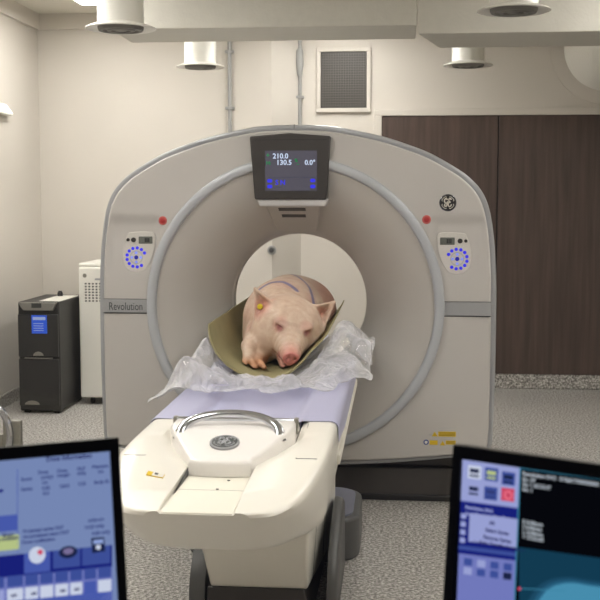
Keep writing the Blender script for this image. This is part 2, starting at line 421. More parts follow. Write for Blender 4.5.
# round sensor seen through the bore
sx = px_x(274, YB, 1.2)-.02; 
s_ = thing('wall_sensor', 'small round dark fitting on the back wall seen through the scanner opening', 'sensor', (sx, YB, 1.16))
MB().lathe((sx, YB, 1.16), [(0, -.035), (.018, -.035), (.024, -.02), (.026, 0)], 'y', 24).build('lens', M['basegrey'], s_)
MB().lathe((sx, YB, 1.16), [(.024, -.012), (.034, -.012), (.038, 0)], 'y', 24).build('rim', M['conduit'], s_)

# ------------------------------------------------------------------ gantry
GX, GZ = 0.0, 1.03
gy = thing('ct_scanner', 'large pale grey CT scanner gantry with a round opening standing in the room', 'ct scanner', (0, .45, 0))
half = [(0, 1.965), (.12, 1.962), (.237, 1.95), (.447, 1.905), (.60, 1.855), (.71, 1.81), (.84, 1.735), (.90, 1.69), (.955, 1.63), (.995, 1.545), (1.02, 1.42), (1.036, 1.25), (1.042, 1.05), (1.042, .7), (1.035, .36), (1.025, .285), (1.0, .262), (.8, .235), (.5, .205), (.25, .19), (0, .185)]
sm = catmull([(x, 0, z) for x, z in half], 6)
poly = [(v.x, v.z) for v in sm]
poly = poly+[(-x, z) for x, z in reversed(poly[1:-1])]
def outline_r(th):
    dx, dz = math.cos(th), math.sin(th); best = 0
    n = len(poly)
    for i in range(n):
        ax, az = poly[i]; bx, bz = poly[(i+1) % n]
        az -= GZ; bz -= GZ
        ex, ez = bx-ax, bz-az; den = dx*ez-dz*ex
        if abs(den) < 1e-9: continue
        t = (ax*ez-az*ex)/den; u = (ax*dz-az*dx)/den
        if t > 0 and -1e-6 <= u <= 1+1e-6: best = max(best, t)
    return best
NT = 400
TH = [2*PI*k/NT for k in range(NT)]
OR = [outline_r(t) for t in TH]
def gp(k, r, y): return V((GX+math.cos(TH[k])*r, y, GZ+math.sin(TH[k])*r))
def fasc_y(x, z):
    # gentle crowning and the shallow dishes around the control pads
    y = .018*((abs(x)/1.05)**2)
    for s in (-1, 1):
        cx, cz = s*.845-.003, 1.305
        dx, dz = (x-cx)/.125, (z-cz)/.165
        if abs(dx) < 1.6 and abs(dz) < 1.6:
            m = smooth01((1.25-abs(dx))/.45)*smooth01((1.25-dz)/.38)*smooth01((1.2+dz)/.5)
            y += .018*m*smooth01((dz+1.15)/1.9)
    return y
INS = .03
rings = []
NR = 60
for j in range(NR+1):
    t = j/NR; ring = []
    for k in range(NT):
        r = .75+(OR[k]-INS-.008-.75)*t; p = gp(k, r, 0); p.y = fasc_y(p.x, p.z); ring.append(p)
    rings.append(ring)
for dr, dy in ((.004, .003), (.007, .008), (.008, .016), (.008, .05)):
    ring = []
    for k in range(NT):
        p = gp(k, OR[k]-INS-.008+dr, 0); p.y = fasc_y(p.x, p.z)+dy; ring.append(p)
    rings.append(ring)
fas = MB().loft(rings, cap=False).build('front_cover', M['gantry'], gy, smooth=50)
# silver outer shell
rings = []
for dr, y in ((-INS-.02, .05), (-INS, .028), (-.012, .024), (-.004, .028), (0, .04), (0, .3), (-.01, .31), (-.01, .32), (0, .33), (-.02, .93), (-.05, .95)):
    rings.append([gp(k, OR[k]+dr, y+.018*((abs(math.cos(TH[k])*OR[k])/1.05)**2 if y < .2 else 1)) for k in range(NT)])
MB().loft(rings, cap=False).build('outer_shell', M['silver'], gy, smooth=40)
rings = [[gp(k, OR[k]-.05, .965) for k in range(NT)], [gp(k, .62, .965) for k in range(NT)]]
MB().loft(rings, cap=False).build('rear_cover', M['gantry'], gy)
# ring and bore
MB().lathe((GX, 0, GZ), [(.772, .03), (.775, .0), (.773, -.014), (.766, -.02), (.75, -.023), (.733, -.02), (.727, -.014), (.724, .0), (.722, .03)], 'y', 160).build('trim_ring', M['ringm'], gy, smooth=50)
prof = [(p.x, p.y) for p in catmull([(.724, .004, 0), (.70, .008, 0), (.63, .035, 0), (.55, .085, 0), (.475, .155, 0), (.42, .22, 0), (.388, .275, 0), (.373, .32, 0)], 5)]
prof += [(.370, .325), (.366, .33), (.366, .42), (.372, .425), (.39, .47), (.45, .62), (.55, .83), (.61, .94), (.63, .965)]
MB().lathe((GX, 0, GZ), prof, 'y', 160).build('bore_liner', M['gantry_in'], gy, smooth=25)
# side bands
for s in (-1, 1):
    z0, z1 = .99, 1.058; pts = []
    rr = [(s*math.sqrt(.757**2-(z-GZ)**2), z) for z in (z0, (z0+z1)/2, z1)]
    xo = s*1.010
    pg = [(rr[0][0], z0), (xo, z0), (xo, z1), (rr[2][0], z1), rr[1]]
    yb = fasc_y(xo*.85, GZ)
    bnd = MB().prism([(x, yb, z) for x, z in pg], (0, -.006, 0), (0, .02, 0)).build('side_band', M['band'], gy, bevel=.0015)
    if s < 0:
        text_mesh('Revolution', .058, ((-.982, yb-.0065, 1.003), (1, 0, 0), (0, 0, 1)), '', None, None, sx=.72).build('lettering', M['greytext'], bnd, smooth=0)
    f = MB().box(min(rr[0][0], xo), max(rr[0][0], xo), yb-.0035, yb, z0-.006, z0-.001)
    f.box(min(rr[0][0], xo), max(rr[0][0], xo), yb-.0035, yb, z1+.001, z1+.004)
    f.build('seam', M['greytext'], gy, smooth=0)
# dark base
bs = MB()
bs.hexa([(-.86, .07, 0), (.86, .07, 0), (.86, .92, 0), (-.86, .92, 0)], [(-.86, .10, .165), (.86, .10, .165), (.86, .92, .165), (-.86, .92, .165)])
bs.box(-.9, .9, .14, .9, .165, .24)
bs.build('base', M['dark'], gy, bevel=.008)
MB().box(-.84, .84, .052, .075, .0, .03).build('base_skirt', M['black'], gy, bevel=.004)
# display
y0 = -.04
top, bot = 1.03+(305-136)/190, 1.03+(305-197)/190
def gpx(px, py): return ((px-294.5)/193, 1.03+(305-py)/192)
dq = [gpx(253, 199), gpx(251.5, 137.5), gpx(291, 134.5), gpx(331.5, 137.5), gpx(328.5, 199)]
dq = [(dq[0][0]+.018, dq[0][1]), dq[1], dq[2], dq[3], (dq[4][0]-.006, dq[4][1])]
disp = MB().prism([(x, 0, z) for x, z in dq], (0, y0, 0), (0, .06, 0)).build('display', M['dark'], gy, bevel=.008, seg=3)
a, b_ = gpx(267, 190.5), gpx(318, 151.5)
MB().box(a[0], b_[0], y0-.003, y0+.01, a[1], b_[1]).build('screen', M['screen'], disp, smooth=0)
MB().box(dq[1][0]+.02, dq[3][0]-.02, y0-.002, y0+.001, 1.882, 1.885).build('seam', M['black'], disp, smooth=0)
E_w, E_b, E_g, E_l = emis('display_white', (215, 228, 255), 1), emis('display_blue', (70, 70, 255), .9), emis('display_green', (50, 150, 90), .8), emis('display_pale_blue', (110, 130, 240), .9)
def dtext(txt, px, py, size, m, nm='digits', bold=.0008):
    x, z = gpx(px, py)
    text_mesh(txt, size, ((x, y0-.0045, z), (1, 0, 0), (0, 0, 1)), '', None, None, bold=bold, ext=.0003).build(nm, m, disp, smooth=0)
dtext('210.0', 274.5, 159, .036, E_w); dtext('130.5', 278, 165.2, .036, E_w); dtext("0.0\u00b0", 306, 165.2, .034, E_w)
dtext('+', 268, 158, .032, E_g, 'icon'); dtext('H:', 268, 165, .026, E_g, 'icon'); dtext('%', 296, 162.5, .024, E_g, 'icon'); dtext('--', 298, 165.5, .02, E_g, 'icon')
dtext('S N', 277, 184.5, .034, E_b, 'letters'); 
for (px, py) in ((269, 182.5), (269, 188), (311.5, 182.2), (311.5, 188)):
    x, z = gpx(px, py)
    MB().prism([(x+u, y0-.003, z+v) for u, v in rrect(0, .026, 0, .018, .007, 3)], (0, -.0015, 0), (0, 0, 0)).build('soft_key', E_b, disp, smooth=0)
f = MB()
for px0, px1, py in ((277, 284, 187), (269, 316, 177.5)):
    x, z = gpx(px0, py); x2, _ = gpx(px1, py); f.box(x, x2, y0-.0036, y0-.003, z, z+.002)
f.build('line', emis('display_line', (92, 92, 120), .6), disp, smooth=0)
# housing under the display
a = gpx(258, 199); b2 = gpx(328, 199)
lip = [(-.19, 1.588), (-.175, 1.545), (.165, 1.545), (.18, 1.588)]
MB().prism([(x, 0, z) for x, z in lip], (0, y0+.012, 0), (0, .1, 0)).build('display_lip', mat('lip_plastic', (200, 198, 198), .4), gy, bevel=.012, seg=3)
hs = MB().hexa([(-.145, -.02, 1.548), (.135, -.02, 1.548), (.135, .10, 1.66), (-.145, .10, 1.66)], [(-.115, .27, 1.405), (.105, .27, 1.405), (.105, .30, 1.45), (-.115, .30, 1.45)])
hs = hs.build('display_housing', M['gantry_in'], gy, bevel=.012, seg=3)
def hp(x, t):  # point on the sloping face
    return V((x, -.02+.29*t, 1.548-.143*t))
for tt, w0, w1 in ((.06, -.08, .06), (.30, -.07, .055)):
    n = V((0, -.143, -.29)).normalized()
    q = [hp(w0, tt), hp(w1, tt), hp(w1, tt+.10), hp(w0, tt+.10)]
    MB().prism(q, n*.002, -n*.004).build('slot', M['dark'], hs, smooth=0)
# top seam
MB().box(-.0015, .0015, .018, .3, 1.944, 1.9665).build('seam', M['basegrey'], gy, smooth=0)

def disc(c, r, h, m, nm, par, n=28, dome=.25):
    x, y, z = c
    return MB().lathe((x, y, z), [(0, -h), (r*(1-dome), -h), (r*.97, -h*.6), (r, 0)], 'y', n).build(nm, m, par)
gy.location.x += .010
def control_pad(s):
    cx, cz = gpx(134, 256)[0] if s < 0 else gpx(456, 256)[0], gpx(0, 257)[1]
    yb = fasc_y(cx, cz)+.004
    def P(dx, dz): return (cx+(dx if s < 0 else -dx), cz+dz)
    shp = [P(-.07, .045), P(-.045, .12), P(-.02, .132), P(.06, .135), P(.098, .125), P(.1, .07), P(.085, .0), P(.05, -.062), P(.0, -.08), P(-.05, -.062), P(-.07, -.02)]
    sp = catmull([(x, yb, z) for x, z in shp], 5, True)
    pad = MB().prism(sp, (0, -.012, 0), (0, .03, 0)).build('control_pad', mat('pad_plastic', (214, 210, 204), .4), gy, bevel=.003)
    yf = yb-.012
    R = .05; j = 0
    for k in range(12):
        a = math.radians(28+27.5*k) if s < 0 else math.radians(180-28-27.5*k)
        if k >= 11: break
        disc((cx+R*math.cos(a), yf, cz+R*math.sin(a)), .0088, .003, M['bluebtn'], 'button', pad, 14)
    for a in (0, 90, 180, 270):
        a = math.radians(a); disc((cx+.024*math.cos(a), yf, cz+.024*math.sin(a)), .0078, .003, M['lblue'], 'button', pad, 14)
    disc((cx, yf, cz), .011, .005, mat('button_navy', (30, 35, 150), .3, emit=(30, 35, 160), estr=.4), 'button', pad, 18)
    MB().lathe((cx, yf, cz), [(.030, 0), (.031, -.0012), (.0345, -.0012), (.0355, 0)], 'y', 36).build('dial_ring', M['ringm'], pad)
    kx, kz = P(-.042, .092); disc((kx, yf, kz), .009, .008, M['dark'], 'knob', pad, 16)
    kx, kz = P(-.013, .092); disc((kx, yf, kz), .013, .008, M['dark'], 'knob', pad, 18)
    a0, a1 = P(.014, .072), P(.088, .11)
    l = MB().box(min(a0[0], a1[0]), max(a0[0], a1[0]), yf-.003, yf+.003, a0[1], a1[1]).build('lcd', M['lcd'], pad, bevel=.002)
    m_ = (a0[0]+a1[0])/2; f = MB()
    for q in range(3): f.box(m_-.004+q*.009*(1), m_+.003+q*.009, yf-.0036, yf-.003, a0[1]+.008, a1[1]-.008)
    f.build('digits', M['lcdd'], l, smooth=0)
control_pad(-1); control_pad(1)
for px, py in ((162, 220), (425.5, 218.5)):
    x, z = gpx(px, py); yb = fasc_y(x, z)
    b0 = MB().lathe((x, yb, z), [(0, -.004), (.02, -.004), (.023, 0)], 'y', 28).build('stop_button', M['pinkred'], gy)
    disc((x, yb-.004, z), .014, .005, M['red'], 'button_cap', b0, 24)

# round monogram badges: scrolls and script letters inside a ring
def monogram(O, R, U, r, mring, mfield, mmark, par, nm='badge'):
    O, R, U = V(O), V(R), V(U); N = R.cross(U)
    def P(a, b, c=0): return O+R*a*r+U*b*r+N*c
    def discm(rad, h0, h1, n=48):
        mb = MB(); mb.prism([P(rad*math.cos(2*PI*k/n), rad*math.sin(2*PI*k/n)) for k in range(n)], N*h0, N*h1); return mb
    b = discm(1.0, -.004, .004).build(nm, mring, par, bevel=.0012)
    discm(.86, .0, .005).build('field', mfield, b, smooth=0)
    mk = MB(); z = .0055; th = .052*r
    def stroke(pts, w=1):
        mk.tube([P(x, y, z) for x, y in [(v.x, v.y) for v in catmull([(a, c, 0) for a, c in pts], 6)]], th*w, 6, True)
    # letter G
    stroke([(-.08, .30), (-.12, .42), (-.26, .45), (-.38, .30), (-.36, .05), (-.22, -.08), (-.08, .0), (-.02, .16), (-.06, .02), (-.10, -.25), (-.20, -.42), (-.34, -.40), (-.38, -.26), (-.28, -.20)], 1.5)
    # letter E
    stroke([(.36, .32), (.34, .44), (.20, .46), (.10, .32), (.16, .12), (.28, .06), (.14, .03), (.04, -.15), (.08, -.38), (.24, -.44), (.38, -.30), (.40, -.16)], 1.5)
    # four scrolls along the rim
    for q in range(4):
        a0 = PI/2*q+PI/4
        pts = []
        for k in range(9):
            a = a0+(-.55+1.1*k/8); rr = .74 if 0 < k < 8 else .62
            pts.append((rr*math.cos(a), rr*math.sin(a)))
        stroke(pts, .7)
    mk.build('monogram', mmark, b, smooth=60)
    return b
x, z = gpx(446, 202)
monogram((x, fasc_y(x, z)-.002, z), (1, 0, 0), (0, 0, 1), .044, M['chrome'], M['black'], M['cream'], gy)
# warning stickers at the lower right
def sticker(px0, py0, px1, py1, m, nm='sticker'):
    (x0, z1), (x1, z0) = gpx(px0, py0), gpx(px1, py1); yb = fasc_y((x0+x1)/2, z0)-.001
    return MB().box(x0, x1, yb-.0015, yb+.002, z0, z1).build(nm, m, gy, smooth=0), (x0, x1, z0, z1, yb-.0015)
def tri(x, z, h, y, m, par, nm='warning_triangle'):
    return MB().prism([(x-h*.6, y, z), (x+h*.6, y, z), (x, y, z+h)], (0, -.001, 0), (0, 0, 0)).build(nm, m, par, smooth=0)
s1, e = sticker(439.5, 429, 457, 434, M['yellow'])
f = MB(); [f.box(e[0]+.005, e[1]-.005, e[4]-.0006, e[4], e[2]+.005+q*.007, e[2]+.007+q*.007) for q in range(3)]; f.build('print', M['black'], s1, smooth=0)
x, z = gpx(436, 434); tri(x, z, .026, fasc_y(x, z)-.001, M['yellow'], gy)
s1, e = sticker(431, 438, 439, 442.5, M['yellow'])
s1, e = sticker(447, 438, 457, 442, M['yellow'])
f = MB(); [f.box(e[0]+.004, e[1]-.004, e[4]-.0006, e[4], e[2]+.004+q*.006, e[2]+.0055+q*.006) for q in range(3)]; f.build('print', M['black'], s1, smooth=0)
x, z = gpx(444, 443); tri(x, z, .024, fasc_y(x, z)-.001, M['yellow'], gy)
x, z = gpx(427.5, 440); yb = fasc_y(x, z); r_ = MB().lathe((x, yb, z), [(0, -.0015), (.014, -.0015), (.014, 0)], 'y', 24).build('notice_sign', mat('notice_blue', (60, 80, 150), .4), gy)
MB().lathe((x, yb, z), [(0, -.0022), (.008, -.0022), (.008, 0)], 'y', 20).build('print', M['white'], r_)
s1, e = sticker(430, 432, 433, 433, M['band'])

# ------------------------------------------------------------------ patient table
tb = thing('patient_table', 'cream white scanner table with a rounded nose reaching into the scanner opening', 'table', (0, -1.2, 0))
TY0, TY1 = -2.685, -.12
Wt = [(-2.685, .15), (-2.675, .195), (-2.655, .225), (-2.62, .25), (-2.56, .275), (-2.48, .297), (-2.38, .315), (-2.25, .33), (-2.1, .335), (0, .335)]
Zt = [(-2.685, .737), (-2.66, .74), (-2.55, .757), (-2.4, .78), (-2.25, .797), (-2.15, .80), (0, .80)]
Xi = [(-2.685, .105), (-2.24, .105), (-2.16, .15), (-2.08, .19), (-2.03, .21), (-1.95, .210), (0, .210)]
def shell_prof(y):
    w = interp(y, Wt); zt = interp(y, Zt); xi = interp(y, Xi); zs = .73
    xr = min(.235, w-.04); xr = max(xr, xi+.004)
    zi = interp(y, [(-2.685, .737), (-2.6, .748), (-2.3, .757), (-1.9, .785), (0, .797)])
    nw = smooth01((-2.15-y)/.5)
    pts = [(0, zs), (xi-.004, zs), (xi, zs+.002), (xi, zi-.003), (xi+.003, zi), (xr, zt), (w-.028, zt), (w-.012, zt-.004), (w-.003, zt-.014), (w, zt-.03), (w, .70), (w-.002, .65), (w-.006, .61), (w-.016, .58), (w-.04, .558), (w-.09, .55), (0, .555)]
    out = []
    for x, z in pts:
        low = max(0, .725-z)
        out.append(V((x, y+low*1.4*nw, z)))
    return out
ys = [-2.685, -2.68, -2.672, -2.66, -2.645, -2.62, -2.59, -2.55, -2.5, -2.44, -2.38, -2.3, -2.25, -2.22, -2.15, -2.05, -1.98, -1.93, -1.86, -1.7, -1.4, -1.0, -.6, TY1]
rings = []
for y in ys:
    p = shell_prof(y); rings.append(p+[V((-q.x, q.y, q.z)) for q in reversed(p[1:-1])])
MB().loft(rings, cap=True).build('table_cover', M['table'], tb, smooth=38)
# seam across the shoulders and under-nose plate edge
for s in (-1, 1):
    y = -2.285; w = interp(y, Wt); zt = interp(y, Zt)
    MB().box(min(s*.236, s*(w-.025)), max(s*.236, s*(w-.025)), y-.0012, y+.0012, zt-.004, zt+.0012).build('seam', M['badgegrey'], tb, smooth=0)
    MB().prism([(s*.2352, -2.285, zt+.001), (s*.2372, -2.285, zt+.001), (s*.2372, -1.80, .8012), (s*.2352, -1.80, .8012)], (0, 0, -.004), (0, 0, .0)).build('seam', M['badgegrey'], tb, smooth=0)
# foot plate with screws in the slot
pl = MB().box(-.1, .1, -2.68, -2.24, .7305, .7335).build('foot_plate', M['plate'], tb, bevel=.001)
MB().box(-.1, .1, -2.45, -2.448, .7332, .7338).build('seam', M['badgegrey'], pl, smooth=0)
for x, y in ((.018, -2.44), (.036, -2.34)):
    MB().lathe((x, y, .7335), [(0, .002), (.004, .002), (.005, 0)], 'z', 12).build('screw', M['dark'], pl)
f = MB()
f.prism([(-.1, -2.5, .732), (-.1, -2.25, .732), (-.1, -2.25, .756)], (-.003, 0, 0), (.002, 0, 0)); f.box(-.105, .105, -2.262, -2.257, .731, .738); f.build('gap_shade', M['black'], tb, smooth=0)  # black wedge stands in for the shade in the gap left of the cap
# cradle end cap with handle
capo = [(-.204, -1.79), (-.206, -1.95), (-.206, -2.04), (-.190, -2.09), (-.155, -2.17), (-.115, -2.25), (-.100, -2.275), (-.097, -2.295)]
capo = capo+[(-.05, -2.303), (0, -2.306), (.05, -2.303)]+[(-x, y) for x, y in reversed(capo)]
def zc(y): return interp(y, [(-2.32, 0), (-2.28, .004), (-2.08, .052), (-2.03, .06), (-1.93, .06), (-1.86, .03), (-1.79, .01)])
rings = []
for j, (dz, sc_) in enumerate(((.735, 1.0), (.770, 1.0), (.778, .985), (.7815, .96), (.782, .92), (.782, .6), (.782, .25))):
    ring = []
    for x, y in capo:
        yy = -2.08+(y+2.08)*sc_; ring.append(V((x*sc_, yy, dz if j == 0 else dz+zc(yy))))
    rings.append(ring)
cap_ = MB().loft(rings, True).build('end_cap', M['cap'], tb, smooth=50)
sl_ = .048/.20; Uv = V((0, 1, sl_)).normalized()
monogram((-.002, -2.18, .782+.004+.10*sl_+.004), (1, 0, 0), Uv, .048, M['band'], M['badgegrey'], M['silver'], cap_)
hpts = []
for k in range(25):
    a = PI*k/24; hpts.append((-.165*math.cos(a), -2.10+.08*math.sin(a)**.9, .815+.062*math.sin(a)**.8))
hd = MB().tube(hpts, [.019-.006*math.sin(PI*k/24) for k in range(25)], 14, True, sq=.8).build('handle', M['chrome'], cap_, smooth=60)
for s in (-1, 1):
    MB().lathe((s*.165, -2.10, .808), [(0, .012), (.014, .012), (.021, .004), (.023, 0)], 'z', 20).build('handle_mount', M['chrome'], cap_)
br = MB().tube([(-.207, -1.95, .84), (.207, -1.95, .84)], .0085, 10).build('cross_bar', M['chrome'], tb)
for s in (-1, 1): MB().box(s*.207-.007, s*.207+.007, -1.962, -1.938, .795, .85).build('bar_end', M['steel'], tb, bevel=.003)
MB().box(-.205, .205, -1.80, -1.78, .74, .80).build('cradle_front', M['black'], tb, bevel=.003)
# cradle: long shallow trough that runs on into the bore
rings = []
for y in (-1.78, -1.2, -.6, 0, .5, .95):
    top_ = [V((x, y, .760+.030*smooth01((abs(x)-.16)/.045))) for x in np.linspace(-.205, .205, 17)]
    botm = [V((x, y, .735+.025*(abs(x)/.205)**3)) for x in np.linspace(.205, -.205, 17)]
    rings.append(top_+botm)
MB().loft(rings, True).build('cradle', M['lav'], tb, smooth=50)
# under rails
for s in (-1, 1):
    MB().box(min(s*.30, s*.345), max(s*.30, s*.345), -1.75, TY1, .640, .678).build('side_rail', M['cream'], tb, bevel=.008)
# stickers
f = MB(); a0 = V((-.205, -2.42, 0))
def on_ramp(x, y):
    xi = interp(y, Xi); zt = interp(y, Zt); w = interp(y, Wt); xr = min(.235, w-.04)
    zi = interp(y, [(-2.685, .737), (-2.6, .748), (-2.3, .757), (-1.9, .785), (0, .797)])
    t = (abs(x)-xi)/(xr-xi); return V((x, y, zi+(zt-zi)*t+.0012))
def ramp_quad(x0, x1, y0, y1): 
    q = [on_ramp(x0, y0), on_ramp(x1, y0), on_ramp(x1, y1), on_ramp(x0, y1)]; return q
st = MB().prism(ramp_quad(-.198, -.148, -2.43, -2.40), (0, 0, -.002), (0, 0, .0008)).build('sticker', M['yellow'], tb, smooth=0)
MB().prism(ramp_quad(-.182, -.149, -2.429, -2.401), (0, 0, 0), (0, 0, .0014)).build('print', M['cream'], st, smooth=0)
MB().prism(ramp_quad(-.176, -.166, -2.418, -2.404), (0, 0, 0), (0, 0, .002)).build('print', M['greytext'], st, smooth=0)
# pedestal
ped = MB().hexa([(-.155, -1.6, .12), (.215, -1.6, .12), (.283, -.95, .12), (-.155, -.95, .12)], [(-.205, -1.80, .57), (.24, -1.80, .57), (.283, -.95, .57), (-.205, -.95, .57)]).build('pedestal', M['table'], tb, bevel=.012, seg=3)
f = MB()
for y in (-1.5, -1.28):
    xb = lambda q: .215+.068*(q+1.6)/.65+.0015
    xt = lambda q: .24+.043*(q+1.8)/.85+.0015
    f.add([(xb(y), y, .13), (xb(y+.012), y+.012, .13), (xt(y-.008), y-.008, .55), (xt(y-.02), y-.02, .55)], [(0, 1, 2, 3)])
f.build('side_seam', M['black'], ped, smooth=0)
MB().hexa([(-.17, -1.62, 0), (.23, -1.62, 0), (.23, -.5, 0), (-.17, -.5, 0)], [(-.165, -1.61, .125), (.205, -1.61, .125), (.27, -.5, .125), (-.27, -.5, .125)]).build('base', M['dark'], tb, bevel=.006)
for s in (-1, 1):
    prof = catmull([(0, -1.62, .02), (0, -1.60, .14), (0, -1.50, .24), (0, -1.3, .315), (0, -1.12, .335), (0, -1.03, .32), (0, -.97, .26), (0, -.95, .02)], 5)
    rings = []
    for x, ins in (((.288, .0), (.30, 0), (.318, .006), (.326, .02)) if s > 0 else ((.175, .0), (.235, 0), (.228, .006), (.236, .02))):
        rings.append([V((s*x, p.y+(-1.28-p.y)*ins*2, p.z*(1-ins*2)+(.0 if p.z < .03 else 0))) for p in prof]+[V((s*x, -.96, 0)), V((s*x, -1.61, 0))])
    MB().loft(rings, True).build('side_fairing', M['basegrey'], tb, smooth=45)
rr = rrect(-.385, .385, -.95, -.40, .13, 8)
foot = MB().prism([(x, y, 0) for x, y in rr], (0, 0, 0), (0, 0, .19)).build('rear_foot', M['basegrey'], tb, bevel=.015, seg=3)
rr = rrect(-.355, .355, -.92, -.43, .11, 8)
MB().prism([(x, y, 0) for x, y in rr], (0, 0, .188), (0, 0, .198)).build('foot_sheen', mat('foot_sheen_grey', (120, 122, 138), .4), foot, smooth=0)  # lavender-grey top of the foot, reflected light put into its colour

# lavender drape over the table behind the cross bar
nx, ny = 60, 90
def drape_z(x, y):
    ax = abs(x)
    z = .771 if ax < .165 else .771+.0315*smooth01((ax-.165)/.045)
    return z
rings = []
for j in range(ny+1):
    y = -1.775+(1.60)*j/ny; row = []; v_ = (y+1.775)/.5
    for i in range(nx+1):
        u = -1+2*i/nx
        s = u*(.40+.035*smooth01(v_)) ; a = abs(s); sg = 1 if s >= 0 else -1
        if a <= .300: x, z = s, drape_z(s, y)
        else:
            q = a-.300; cor = [(0, .300, .8025), (.007, .307, .8035), (.025, .326, .8005), (.039, .337, .790), (.056, .340, .773), (.16, .3415, .668)]
            x = sg*interp(q, [(c_[0], c_[1]) for c_ in cor]); z = interp(q, [(c_[0], c_[2]) for c_ in cor])
        z += (.004*noise.noise(V((s*9, y*4, 3)))+.003*noise.noise(V((s*30+y*6, y*5, 8))))*(1 if a < .19 else .0)+.0005
        row.append(V((x, y, z)))
    rings.append(row)
dr = MB().loft(rings, cap=False, closed=False).build('table_cover_sheet', M['lav'], org=(0, -1, .8), smooth=180)
md = dr.modifiers.new('t', 'SOLIDIFY'); md.thickness = .002; md.offset = 0; es = dr.modifiers.new('e', 'EDGE_SPLIT'); es.split_angle = 1.1
tag(dr, 'pale lavender vinyl sheet covering the table bed under the crumpled plastic', 'sheet')

# ------------------------------------------------------------------ olive sling (half pipe under the pig)
rings = []
NS = 40
def sling_pt(t, y):   # t 0 left edge .. 1 right edge
    a = math.radians(185+ (349-185)*t)
    cx, cz, rx, rz = -.022, 1.052, .272, .246
    f = 1-.11*math.exp(-((a-math.radians(318))/math.radians(22))**2); rx *= f; rz *= f
    x = cx+rx*math.cos(a); z = cz+rz*math.sin(a)
    return V((x, y, z))
Y0s, Y1s = -.93, .62
for j in range(50):
    v = j/49
    row = []
    for i in range(NS+1):
        t = i/NS
        yf = Y0s+.12*abs(2*t-1)**2+ (.14*smooth01((t-.55)/.45))
        y = yf+(Y1s-yf)*v
        p = sling_pt(t, y)
        p += V((noise.noise(V((t*3, y*2, 9)))*.003, 0, 0))
        # right flap tightens against the pig
        p.x -= .03*math.sin(PI*t)**2*smooth01((t-.5)/.3)*0
        row.append(p)
    rings.append(row)
sl = MB().loft(rings, cap=False, closed=False).build('sling', M['olive'], org=(0, -.1, .78), smooth=180)
md = sl.modifiers.new('t', 'SOLIDIFY'); md.thickness = .007; md.offset = 0; es = sl.modifiers.new('e', 'EDGE_SPLIT'); es.split_angle = 1.1
tag(sl, 'olive green canvas trough cradling the pig on the table', 'sling')

# ------------------------------------------------------------------ crumpled plastic sheet
def x_rim(s): return s
def yr(s):
    t = (s+.022)/.288
    return -.96+.12*min(1, t*t)+.10*smooth01(t*.8) if abs(t) < 1 else 99
def rimz(s, y):
    t = (s+.022)/.288
    return 1.052-.260*math.sqrt(max(0, 1-t*t))
def ridged(p, oct=4):
    v = 0; a = 1; f = 1
    for _ in range(oct):
        v += a*(1-abs(noise.noise(p*f))*2); a *= .55; f *= 1.9
    return v
nx, ny = 210, 200
rows = []
for j in range(ny+1):
    v = j/ny; row = []
    for i in range(nx+1):
        u = -1+2*i/nx
        yfront = -1.32+.10*noise.noise(V((u*2.2, 5, 1)))-.10*max(0, -u)**1.5+.12*math.exp(-((u-.42)/.2)**2)+.38*smooth01((u-.55)/.4)
        y = yfront+(.02-yfront)*v
        s = u*(.43+.02*noise.noise(V((y*3, u, 2))))
        a = abs(s); sg = 1 if s >= 0 else -1
        base = .812
        if a > .335:
            d = a-.335; base -= d*(.6 if sg < 0 else .1)
        # rises beside the sling
        rise = 0
        if y > -1.05:
            dd = abs(a-.27)/.13; rise = .07*math.exp(-dd*dd)*smooth01((y+1.05)/.35)
            if sg > 0: rise *= 1.7
        low_ = 1-.85*smooth01((.24-abs(s+.02))/.08)*smooth01((y+1.20)/.1)
        crum = (.02*ridged(V((s*6, y*6, .3)), 5)+.14*max(0, noise.noise(V((s*5+4, y*6, 7)))))*low_
        crum += .05*math.exp(-((y-yfront-.09)/.07)**2)*max(0, .45+1.3*noise.noise(V((s*7, y*5, 31))))*(1.25 if s < .15 else .4)
        edge = smooth01(v/.08)
        z = base+rise+crum*(.4+.6*edge)-.006
        # press under the sling
        x = s+.02*noise.noise(V((s*7, y*7, 11))); yy = y+.02*noise.noise(V((s*7, y*7, 21)))
        if yy > yr(x)-.03: z = min(z, rimz(x, y))
        elif abs((x+.022)/.285) < 1 and yy > -.9 and z > 1.0: z = 1.0
        z = max(z, (.8085 if a < .34 else base) if a > .2 else drape_z(s, y)+.012)
        x = s+.02*noise.noise(V((s*7, y*7, 11)))
        row.append(V((x, y+.02*noise.noise(V((s*7, y*7, 21))), z)))
    rows.append(row)
pf = MB().loft(rows, cap=False, closed=False).build('plastic_sheet', M['film'], org=(0, -.7, .8), smooth=180)
tag(pf, 'crumpled clear plastic sheet spread on the table under the olive sling', 'plastic sheet')

